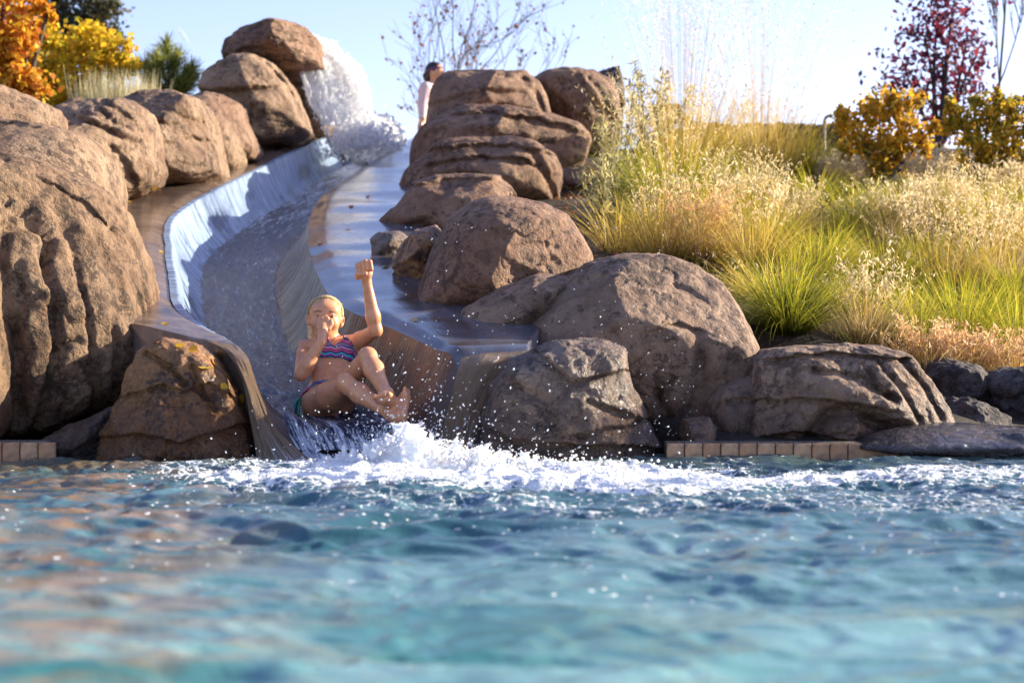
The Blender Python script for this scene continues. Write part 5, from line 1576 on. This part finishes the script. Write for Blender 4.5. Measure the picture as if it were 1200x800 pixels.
# middle
clump('lime', 790, 12.2, .36, .72, 640, 'large green hearted grass clump with upright golden stalks near the top of the stack', heads=120, head_h=1.5, droop=.9)
clump('green', 830, 11.3, .26, .48, 420, 'yellow green grass mound in front of the large upright clump', heads=40)
clump('gold', 868, 12.6, .34, .66, 480, 'tall golden grass clump right of the green hearted one', heads=110, head_h=1.3)
clump('green', 905, 11.6, .28, .46, 420, 'yellow mound of grass below the tall golden clump')
clump('straw', 930, 12.4, .28, .5, 360, 'straw clump with pale drooping plumes at the centre of the bank', heads=70)
clump('green', 1005, 12.2, .30, .48, 440, 'yellow grass mound with a dark green heart below the orange shrub')
clump('straw', 1050, 12.0, .32, .6, 420, 'big pale plume grass below the orange shrub', heads=85, hs=.034)
clump('straw', 1105, 12.4, .32, .6, 360, 'pale plume grass between the two orange shrubs', heads=85, hs=.034)
clump('gold', 1160, 12.2, .34, .62, 420, 'dense bronze grass arching left below the right shrub', heads=60, hs=.034, leanmax=1.4)
clump('gold', 1215, 11.6, .34, .62, 420, 'bronze grass arching in from the right edge of the picture', heads=60, hs=.034, leanmax=1.4)
# back
clump('green', 945, 14.8, .34, .62, 460, 'round yellow green grass mound against the dark stone wall', droop=1.2)
clump('gold', 850, 15.0, .32, .68, 380, 'golden grass clump in front of the left end of the stone wall', heads=70)
clump('gold', 905, 15.4, .30, .6, 340, 'small golden grass clump in front of the middle of the stone wall', heads=60)
clump('straw', 985, 14.4, .32, .34, 340, 'straw grass at the foot of the orange shrub', heads=110, hs=.036)
clump('straw', 1090, 14.2, .34, .36, 340, 'pale straw plumes at the right foot of the orange shrub', heads=70, hs=.038)
clump('straw', 1180, 14.0, .34, .36, 340, 'pale straw plumes below the right shrub', heads=70, hs=.038)
for a in [
 ('green', 985, 9.6, .20, .34, 380, 'small yellow mound between the dense green clump and the mid bank green mound'),
 ('green', 1055, 9.7, .20, .34, 380, 'small yellow mound above the rosy seed heads of the middle'),
 ('green', 1160, 9.9, .22, .40, 420, 'yellow fountain right of the big bright grass fountain'),
 ('gold', 900, 9.4, .18, .36, 300, 'short bronze tuft tucked above the dense green mound'),
 ('green', 870, 11.0, .22, .36, 380, 'round yellow tuft above the golden clump by the huge boulder'),
 ('green', 975, 11.2, .24, .38, 380, 'round yellow tuft at the very centre of the bank'),
 ('lime', 1085, 11.4, .24, .38, 380, 'green hearted tuft under the big pale plume grass'),
 ('gold', 1030, 11.0, .22, .38, 320, 'bronze tuft just left of the green hearted tuft under the plumes'),
 ('green', 1140, 11.2, .24, .40, 380, 'yellow tuft in front of the dense bronze arching grass'),
 ('green', 955, 13.4, .26, .40, 380, 'yellow tuft below the round mound by the stone wall'),
 ('green', 885, 13.6, .26, .42, 380, 'yellow tuft between the two feather grasses'),
 ('lime', 1025, 13.2, .26, .36, 340, 'green tuft in the shade of the orange shrub'),
 ('green', 1125, 13.3, .26, .38, 340, 'yellow tuft below the gap between the two shrubs'),
 ('green', 760, 11.4, .22, .40, 340, 'yellow tuft at the edge of the dark mulch'),
 ('green', 1075, 12.8, .26, .46, 460, 'bright yellow dome rising out of the pale plumes below the orange shrub'),
 ('green', 1135, 12.2, .26, .46, 460, 'bright yellow dome right of the pale plumes, below the right shrub'),
 ('green', 1195, 12.8, .28, .48, 460, 'bright yellow dome at the right edge below the right shrub'),
 ('green', 1190, 10.4, .26, .44, 460, 'bright yellow dome at the right edge above the straw clump'),
 ('gold', 725, 10.6, .16, .44, 160, 'thin golden tuft standing alone on the dark mulch')]:
    clump(*a, droop=1.25)
# giant feather grass whose airy heads stand against the sky
clump('gold', 800, 14.2, .42, .85, 460, 'giant feather grass with airy pale heads standing against the sky', heads=130, head_h=2.25, droop=.45, head_mat='pale', hs=.026)
clump('gold', 890, 14.6, .40, .70, 380, 'second giant feather grass, right of the tallest, heads fading into the sky', heads=120, head_h=2.6, droop=.45, head_mat='pale', hs=.026)

# ---- uncountable dry grass between the clumps, and litter on the mulch
def scatter(n, x0, x1, y0, y1, avoid=True):
    y = rng.uniform(y0 ** .5, y1 ** .5, n) ** 2
    pxx = rng.uniform(x0, x1, n)
    x = (pxx - 600) / F * y
    return np.column_stack([x, y, ground_z(x, y)]), pxx
base, pxx = scatter(1700, 800, 1290, 8.5, 17.5)
low_ = 800 + 0 * pxx
N = len(base)
V, Fq, ctr = ribbons(base, rng.uniform(0, 6.28, N), rng.uniform(.08, .26, N) * np.interp(base[:, 1], [8, 17], [1.1, .7]), np.abs(rng.normal(.2, .4, N)), rng.uniform(.3, 1.5, N), rng.uniform(.003, .006, N))
o = link('dry_grass', mesh_np('dry_grass', V, Fq, attrs={'tip': TIP}), LEAF['straw']); tag(o, 'tangle of dry straw coloured grass covering the bank between the clumps', None, None, 'stuff')
pick = rng.choice(N, 900, replace=False)
c = np.repeat(ctr[pick, -1], 4, 0) + rng.normal(0, .02, (900 * 4, 3))
V, Fq = leaf_quads(c, rng.uniform(.015, .042, len(c)), None, .25)
o = link('dry_seed_heads', mesh_np('dry_seed_heads', V, Fq), LEAF['plume']); tag(o, 'haze of pale seed heads over the dry grass of the bank', None, None, 'stuff')
base, pxx = scatter(350, 770, 1290, 9, 17)
V, Fq, ctr = ribbons(base, rng.uniform(0, 6.28, len(base)), rng.uniform(.10, .28, len(base)), np.abs(rng.normal(.2, .3, len(base))), rng.uniform(.2, 1.2, len(base)), rng.uniform(.003, .006, len(base)))
o = link('short_grass', mesh_np('short_grass', V, Fq, attrs={'tip': TIP}), LEAF['green']); tag(o, 'short yellow green grass growing through the dry tangle', None, None, 'stuff')
base, pxx = scatter(1500, 650, 800, 9, 16)
V, Fq = leaf_quads(base + np.array([0, 0, .012]), rng.uniform(.015, .05, len(base)), np.tile([0, 0, 1.0], (len(base), 1)), .6)
o = link('leaf_litter', mesh_np('leaf_litter', V, Fq), LEAF['bud']); tag(o, 'dry leaf litter scattered on the dark mulch beside the stack', None, None, 'stuff')

# ---- branching wood
def branches(p0, dir0, length, r0, depth, spread=.6, n_child=(3, 5), shrink=.62, up=.15, segs=5, rmin=.004, wob=.12):
    out = []; tips = []
    def rec(p, d, L, r, lev):
        pts_ = [p]; dd = d / np.linalg.norm(d)
        for i in range(segs):
            dd = dd + rng.normal(0, wob, 3) + np.array([0, 0, up * .3]); dd /= np.linalg.norm(dd)
            pts_.append(pts_[-1] + dd * L / segs)
        pts_ = np.array(pts_)
        rr_ = np.linspace(r, max(r * .45, rmin * .6), len(pts_))
        out.append(tube(pts_, 0, rr_, 6 if lev == 0 else 4))
        if lev >= depth:
            tips.append(pts_); return
        for k in range(rng.integers(n_child[0], n_child[1] + 1)):
            t = rng.uniform(.25, 1.0) if k else 1.0
            i = min(int(t * segs), segs - 1); q = pts_[i] * (1 - (t * segs - i)) + pts_[i + 1] * (t * segs - i)
            a = rng.normal(size=3); a -= dd * (a @ dd); a /= np.linalg.norm(a) + 1e-9
            nd = dd + a * rng.uniform(.5, 1.3) * spread + np.array([0, 0, up])
            rec(q, nd, L * shrink * rng.uniform(.75, 1.2), max(r * .55, rmin), lev + 1)
        if lev >= depth - 1: tips.append(pts_)
    rec(np.array(p0, float), np.array(dir0, float), length, r0, 0)
    return out, tips

def tip_points(tips, n, jitter):
    t = [tips[i] for i in rng.integers(0, len(tips), n)]
    c = np.array([q[rng.integers(1, len(q))] for q in t])
    return c + rng.normal(0, jitter, c.shape)

_keep = rng; rng = np.random.default_rng(21)
# bare tree behind the right stack: several thin stems with a few brown buds and leaves
root = P(530, 170, 22.5); root[2] = float(ground_z(np.array([root[0]]), np.array([root[1]]))[0])
bt = empty('bare_tree', tuple(root)); tag(bt, 'bare many stemmed tree with a few brown leaves, behind the woman', 'tree')
wood, tips = [], []
for (dx, L, r) in ((-.02, 1.9, .020), (.10, 1.7, .016), (-.50, 1.6, .012), (.48, 1.7, .013), (.80, 1.6, .012), (.25, 1.8, .015), (-.25, 1.6, .013), (-.80, 1.4, .010)):
    o_, t_ = branches(root, (dx, rng.normal(0, .15), 1.0), L, r, 3, .62, (3, 4), .56, .12, 6, .0028)
    wood += o_; tips += t_
link('trunk', cat_mesh('trunk', wood, root), MAT_BARK, bt)
c = tip_points(tips, 650, .02)
V, Fq = leaf_quads(c, rng.uniform(.025, .07, len(c)), None, .75)
link('crown', mesh_np('crown', V - root, Fq), LEAF['bud'], bt)

rng = _keep
def leafy(name, label, cat, px, py_base, Y, trunk, crown_blobs, n, size, mat, aspect=.7, woodargs=None, group=None, dens_jit=.5, depth=2, mat2=None):
    """tree or shrub: stems plus leaves gathered in clusters round the tips of its twigs"""
    root = P(px, py_base, Y); root[2] = float(ground_z(np.array([root[0]]), np.array([Y]))[0])
    e = empty(name, tuple(root)); tag(e, label, cat, group)
    wood = []; cl = []
    for (bx, by, br, wgt) in crown_blobs:       # crown lobes given where they stand in the picture, at the tree's own distance
        c0 = P(bx, by, Y); R_ = br / F * Y
        c0[1] += rng.normal(0, R_ * .4)
        m_ = root + (c0 - root) * .5 + rng.normal(0, R_ * .15, 3)
        wood.append(tube(catmull([root, m_, c0], 8), 0, np.linspace(trunk, trunk * .25, 8), 5))
        k = max(3, int(wgt))
        for j in range(k):
            d = rng.normal(size=3); d /= np.linalg.norm(d); q = c0 + d * R_ * rng.random() ** .45
            cl.append((q, R_ * rng.uniform(.16, .34)))
            if j % 2 == 0:
                wood.append(tube(catmull([c0 + (q - c0) * .1, (c0 + q) / 2 + rng.normal(0, R_ * .08, 3), q], 5), 0, np.linspace(trunk * .3, trunk * .07, 5), 4))
    link('trunk', cat_mesh('trunk', wood, root), MAT_BARK, e)
    idx = rng.integers(0, len(cl), n)
    cc = np.array([cl[i][0] for i in idx]); rr_ = np.array([cl[i][1] for i in idx])
    c = cc + rng.normal(0, 1, (n, 3)) * rr_[:, None] * dens_jit * 1.3
    V, Fq = leaf_quads(c, size * rng.uniform(.6, 1.35, n), None, aspect)
    link('crown', mesh_np('crown', V - root, Fq), LEAF[mat], e)
    if mat2:
        m_ = n // 2; idx = rng.integers(0, len(cl), m_)
        c = np.array([cl[i][0] for i in idx]) + rng.normal(0, 1, (m_, 3)) * np.array([cl[i][1] for i in idx])[:, None] * dens_jit * 1.2 - np.array([0, 0, .02])
        V, Fq = leaf_quads(c, size * rng.uniform(.5, 1.2, m_), None, aspect)
        link('crown', mesh_np('crown', V - root, Fq), LEAF[mat2], e)
    return e

# right shrubs and trees
leafy('shrub', 'rounded orange yellow shrub on the crest, left of the red tree', 'shrub', 1036, 215, 14.8, .016,
      [(998,140,24,14),(1030,130,24,16),(1062,136,24,16),(1012,165,24,14),(1045,165,26,16),(1078,160,18,10),(1030,190,22,10),(1062,188,18,8),(985,130,8,3),(1046,114,9,4),(1075,118,9,4),(1092,150,9,4),(985,180,12,4),(1085,185,12,4),(1015,208,12,4)], 2900, .056, 'amber', .6, dens_jit=.68, mat2='olive')
leafy('shrub', 'rounded olive and orange shrub on the crest at the right, right of the red tree', 'shrub', 1160, 225, 14.6, .016,
      [(1128,145,22,14),(1155,132,24,16),(1185,135,24,16),(1210,150,24,12),(1135,175,24,14),(1165,168,26,16),(1195,175,24,14),(1150,205,22,10),(1185,205,18,10),(1112,122,9,4),(1140,116,8,4),(1170,112,10,4),(1200,118,9,4),(1110,190,12,4)], 2900, .056, 'olive', .6, dens_jit=.68, mat2='amber')
leafy('red_tree', 'slender tree with sparse crimson leaves against the sky, between the two shrubs', 'tree', 1100, 200, 19, .035,
      [(1100,140,30,10),(1085,105,34,14),(1125,105,26,12),(1065,85,28,10),(1100,70,34,16),(1140,75,22,8),(1080,45,26,10),(1110,30,30,14),(1135,40,20,6),(1100,5,26,10),(1120,-20,26,8),(1045,95,18,5)], 2100, .075, 'red', .55, dens_jit=1.6)
root = P(1166, 200, 18.5); root[2] = float(ground_z(np.array([root[0]]), np.array([root[1]]))[0])
sp_ = empty('bare_sapling', tuple(root)); tag(sp_, 'thin upright bare tree near the top right corner', 'tree')
wood, tips = branches(root, (.01, 0, 1), 2.9, .017, 3, .62, (6, 8), .42, .35, 8, .0032, .04)
link('trunk', cat_mesh('trunk', wood, root), MAT_BARK, sp_)
c = tip_points(tips, 130, .03); V, Fq = leaf_quads(c, rng.uniform(.04, .09, len(c)), None, .55)
link('crown', mesh_np('crown', V - root, Fq), LEAF['red'], sp_)

# leafy narrow leaved shrubs in front of the pale topped boulder
def narrow_shrub(px, Y, h, n, label, mat='sage', spread=.5, ht=1.0):
    p = P(px, 300, Y); p[2] = float(ground_z(np.array([p[0]]), np.array([Y]))[0]) - .02
    e = empty('narrow_leaved_shrub', tuple(p)); tag(e, label, 'shrub', 'narrow leaved shrubs by the stack')
    wood = []; lv = []
    for k in range(n):
        a = rng.uniform(0, 6.28); l_ = rng.uniform(.1, spread)
        tip = p + np.array([math.cos(a) * l_ * h, math.sin(a) * l_ * h, h * rng.uniform(.6, 1.05)])
        pts_ = catmull([p + rng.normal(0, .02, 3) * (1, 1, 0), p + (tip - p) * .5 + (0, 0, .06 * h), tip], 12)
        wood.append(tube(pts_, .006, .0025, 5))
        for j in range(3, 12):
            for s_ in range(6):
                lv.append((pts_[j] + rng.normal(0, .022, 3), (pts_[j] - pts_[j - 1]) / np.linalg.norm(pts_[j] - pts_[j - 1]) + rng.normal(0, .7, 3)))
    link('stems', cat_mesh('stems', wood, p), MAT_BARK, e)
    c = np.array([a for a, b in lv]); u = np.array([b for a, b in lv])
    V, Fq = leaf_quads(c + u * .02, rng.uniform(.05, .10, len(c)), None, .22, u)
    link('leaves', mesh_np('leaves', V - p, Fq), LEAF[mat], e)
narrow_shrub(724, 12.8, .92, 9, 'grey green narrow leaved shrub in front of the right edge of the pale topped boulder')
narrow_shrub(760, 13.9, 1.0, 15, 'taller olive narrow leaved shrub with the top breaking the skyline', 'sage')
narrow_shrub(702, 11.6, .50, 6, 'small grey green narrow leaved shrub low beside the mulch')
leafy('shrub', 'small yellow green bush breaking the skyline left of the feather grass', 'shrub', 785, 200, 15.2, .012,
      [(770,140,18,10),(790,132,16,10),(808,145,12,6),(780,165,22,12)], 1300, .055, 'olive', .4)

# bent pipe beside the orange shrub
pv, pf = tube(catmull([P(966, 176, 15.6), P(966, 150, 15.6), P(966.5, 141, 15.6), P(969, 137, 15.6), P(975, 135, 15.6)], 24), .014, .014, 10)
o = link('pipe', mesh_np('pipe', pv - P(966, 176, 15.6), pf), mat_plain('grey_metal', rgb(.28, .26, .25), .45, Metallic=.6), None, tuple(P(966, 176, 15.6)))
tag(o, 'bent grey metal pipe rising at the left edge of the orange shrub', 'pipe')

# left trees
leafy('dark_tree', 'tall dark leaved tree behind the yellow bush at top left', 'tree', 95, 150, 24, .06,
      [(95,35,26,14),(70,20,22,10),(118,28,22,12),(95,-5,28,14),(130,40,14,6),(62,45,14,6),(85,55,20,8),(120,5,20,8),(60,-5,18,6)], 3800, .085, 'dark', .6, dens_jit=.9)
leafy('orange_tree', 'orange leaved tree filling the top left corner', 'tree', 5, 150, 15.5, .05,
      [(10,20,28,14),(-20,40,28,10),(25,50,20,10),(8,75,26,12),(-15,100,26,8),(20,100,18,8),(45,100,18,6),(40,10,10,4),(0,-15,24,8),(55,15,8,3)], 4200, .060, 'orange', .85, dens_jit=1.15)
leafy('yellow_bush', 'bright yellow bush with green heart at top left below the dark tree', 'bush', 92, 150, 17, .03,
      [(60,60,26,14),(95,50,26,16),(128,60,24,14),(150,75,12,6),(35,75,16,8),(145,85,16,10),(50,100,22,12),(80,95,26,16),(115,95,24,14),(140,72,12,6),(70,125,26,14),(105,120,24,12)], 6500, .052, 'yellow', .8, dens_jit=.75, mat2='yellow')
# pale reeds
p = P(140, 150, 15); p[2] = float(ground_z(np.array([p[0]]), np.array([15.0]))[0])
e = empty('reed_clump', tuple(p)); tag(e, 'row of pale upright reed grass on top of the left boulders', 'grass')
N = 800
base = np.column_stack([P(0, 0, 15)[0] + 0 * rng.random(N), 15 + rng.normal(0, .15, N), np.full(N, p[2])])
base[:, 0] = (np.clip(rng.normal(140, 24, N), 98, 182) - 600) / F * 15
hh = (CAM_H + (400 - (86 + rng.uniform(-6, 26, N))) / F * 15) - p[2]
V, Fq, ctr = ribbons(base, rng.uniform(0, 6.28, N), hh, np.abs(rng.normal(0, .06, N)), rng.uniform(0, .25, N), rng.uniform(.008, .016, N))
link('blades', mesh_np('blades', V - p, Fq, attrs={'tip': TIP}), LEAF['reed'], e)
# young pine
p = P(200, 150, 17.5); p[2] = float(ground_z(np.array([p[0]]), np.array([17.5]))[0])
e = empty('pine_tree', tuple(p)); tag(e, 'small bushy pine with long needles above the square shouldered boulder', 'tree')
wood, ndl = [], []
topz = P(196, 55, 17.5)
wood.append(tube(catmull([p, (p + topz) / 2, topz], 8), .03, .012, 6))
whor = [(196,52),(182,62),(206,62),(172,76),(216,76),(190,74),(222,88),(178,92),(205,90),(170,100),(192,100),(218,104),(200,112),(182,112),(226,82),(212,98),(186,84),(200,74)]
for (bx, by) in whor:
    q = P(bx, by + 3, 17.5) + np.array([0, rng.normal(0, .15), 0])
    st_ = P(198, min(by + 34, 140), 17.5)
    pts_ = catmull([st_, (st_ + q) / 2 + (0, 0, -.02), q], 8); wood.append(tube(pts_, .012, .006, 5))
    d = q - st_; d /= np.linalg.norm(d)
    for j in range(210):
        t = rng.integers(4, 8); nd = d * .8 + rng.normal(0, .55, 3); nd /= np.linalg.norm(nd)
        a = pts_[t] + rng.normal(0, .012, 3); ndl.append((a, a + nd * rng.uniform(.10, .19)))
a = np.array([x[0] for x in ndl]); b = np.array([x[1] for x in ndl])
w = np.cross(b - a, rng.normal(size=a.shape)); w /= np.linalg.norm(w, axis=1)[:, None]; w *= .005
V = np.stack([a - w, a + w, b + w * .3, b - w * .3], 1).reshape(-1, 3); Fq = np.arange(len(V)).reshape(-1, 4)
link('trunk', cat_mesh('trunk', wood, p), MAT_BARK, e); link('needles', mesh_np('needles', V - p, Fq), LEAF['needle'], e)

# ---- fallen leaves
def leaf_mesh(kind):
    n = 14
    an = np.linspace(0, 2 * math.pi, n, endpoint=False)
    r = .5 * (1 + .10 * np.cos(an * 5)) * (1 - .12 * np.cos(an))
    ring = np.column_stack([r * np.cos(an) * (1.1 if kind else .95), r * np.sin(an) * (.8 if kind else .95), .10 * np.abs(np.sin(an)) + .08 * np.cos(an * 2)])
    V = np.vstack([[0, 0, 0], ring, [.5, .012, 0], [.5, -.012, 0], [.95, .006, .10], [.95, -.006, .10]])
    f3 = np.array([[0, 1 + i, 1 + (i + 1) % n] for i in range(n)]); f4 = np.array([[n + 1, n + 3, n + 4, n + 2]])
    return mesh_np('fallen_leaf', V, [f3, f4])
lm = [leaf_mesh(0), leaf_mesh(1)]
MAT_LEAF_Y = mat_leaf('fallen_yellow', [(0, (.75, .42, .02)), (1, (.85, .55, .05))], .35)
MAT_LEAF_O = mat_leaf('fallen_orange', [(0, (.50, .20, .05)), (1, (.62, .28, .05))], .3)
lmy = [m.copy() for m in lm]; lmo = [m.copy() for m in lm]
for m in lmy: m.materials.append(MAT_LEAF_Y)
for m in lmo: m.materials.append(MAT_LEAF_O)
bpy.context.view_layer.update()
dg = bpy.context.evaluated_depsgraph_get()
def drop_leaf(px, py, size_px, orange, label):
    d = Vector(((px - 600) / F, 1, (400 - py) / F)); d.normalize()
    o0 = Vector((0, 0, CAM_H)) + d * 2
    for _ in range(8):
        hit, loc, nr_, idx, ob, mw = scene.ray_cast(dg, o0, d)
        if not hit: return
        if ob.name.startswith(('spray', 'froth', 'splash_foam', 'water_sheet', 'fallen')): o0 = loc + d * .01; continue
        break
    s = size_px / F * loc.y
    me = (lmo if orange else lmy)[random.randint(0, 1)]
    o = link('fallen_leaf', me)
    o.location = loc + nr_ * s * .08
    o.scale = (s, s, s)
    q = nr_.to_track_quat('Z', 'Y')
    tilt = Matrix.Rotation(random.uniform(0, 6.28), 4, 'Z') @ Matrix.Rotation(random.uniform(.1, .5), 4, 'X')
    o.rotation_euler = (q.to_matrix().to_4x4() @ tilt).to_euler()
    tag(o, label, 'leaf', 'fallen leaves on the wet stone')
for a in [(187,401,7,1,'small orange leaf where the fluted boulder meets the ledge'),(211,406,11,0,'pale yellow leaf flat on top of the rust brown boulder'),(226,411,14,0,'yellow leaf behind the curled pair on the rust brown boulder'),
          (240,432,17,0,'largest yellow leaf on the rust brown boulder'),(249,424,12,1,'orange yellow leaf touching the largest yellow leaf'),(259,416,13,1,'curled amber leaf at the lip of the left ledge'),
          (262,453,11,0,'yellow leaf stuck halfway down the sliding water'),(282,467,12,0,'lowest yellow leaf, on the edge of the water tongue'),(194,380,9,0,'yellow leaf under water on the ledge beside the fluted boulder'),
          (432,231,6,1,'topmost orange leaf on the right ledge'),(411,242,6,1,'second orange leaf down the right ledge'),(408,270,7,1,'third orange leaf down the right ledge'),(375,286,7,1,'orange leaf near the inner lip of the right ledge'),
          (451,313,9,0,'pale yellow leaf by the low dark wet rock'),(468,331,5,1,'tiny orange leaf just below the pale yellow one'),(487,376,9,0,'yellow leaf lying before the egg shaped boulder'),(512,375,9,1,'amber leaf at the very foot of the egg shaped boulder'),
          (151,237,7,0,'yellow leaf at the foot of the broad creased boulder'),(160,233,9,1,'orange leaf on the ledge below the broad creased boulder'),(180,220,9,0,'yellow leaf between the broad and the square shouldered boulders'),(186,224,8,1,'amber leaf beside it at the foot of the square shouldered boulder'),
          (189,296,7,0,'pale leaf drifting on the sunlit part of the left ledge'),(523,207,4,1,'small yellow leaf on top of the sloping brown boulder')]:
    drop_leaf(*a)

# ---- a short vapour trail high in the sky
cv, cf = tube(np.linspace(P(208, 33, 900), P(223, 53, 900), 12), 0, np.array([.2, .6, .9, 1, 1.1, 1.1, 1.0, .9, .8, .6, .4, .1]) * .38, 10)
c0 = P(215, 43, 900)
nt = NT('vapour'); MAT_VAP = nt.done(nt.principled(rgb(.85, .85, .85), 1.0).outputs[0])
o = link('vapour_trail', mesh_np('vapour_trail', cv - c0, cf), MAT_VAP, None, tuple(c0)); tag(o, 'short white vapour trail in the sky above the pine', None, None, 'stuff')
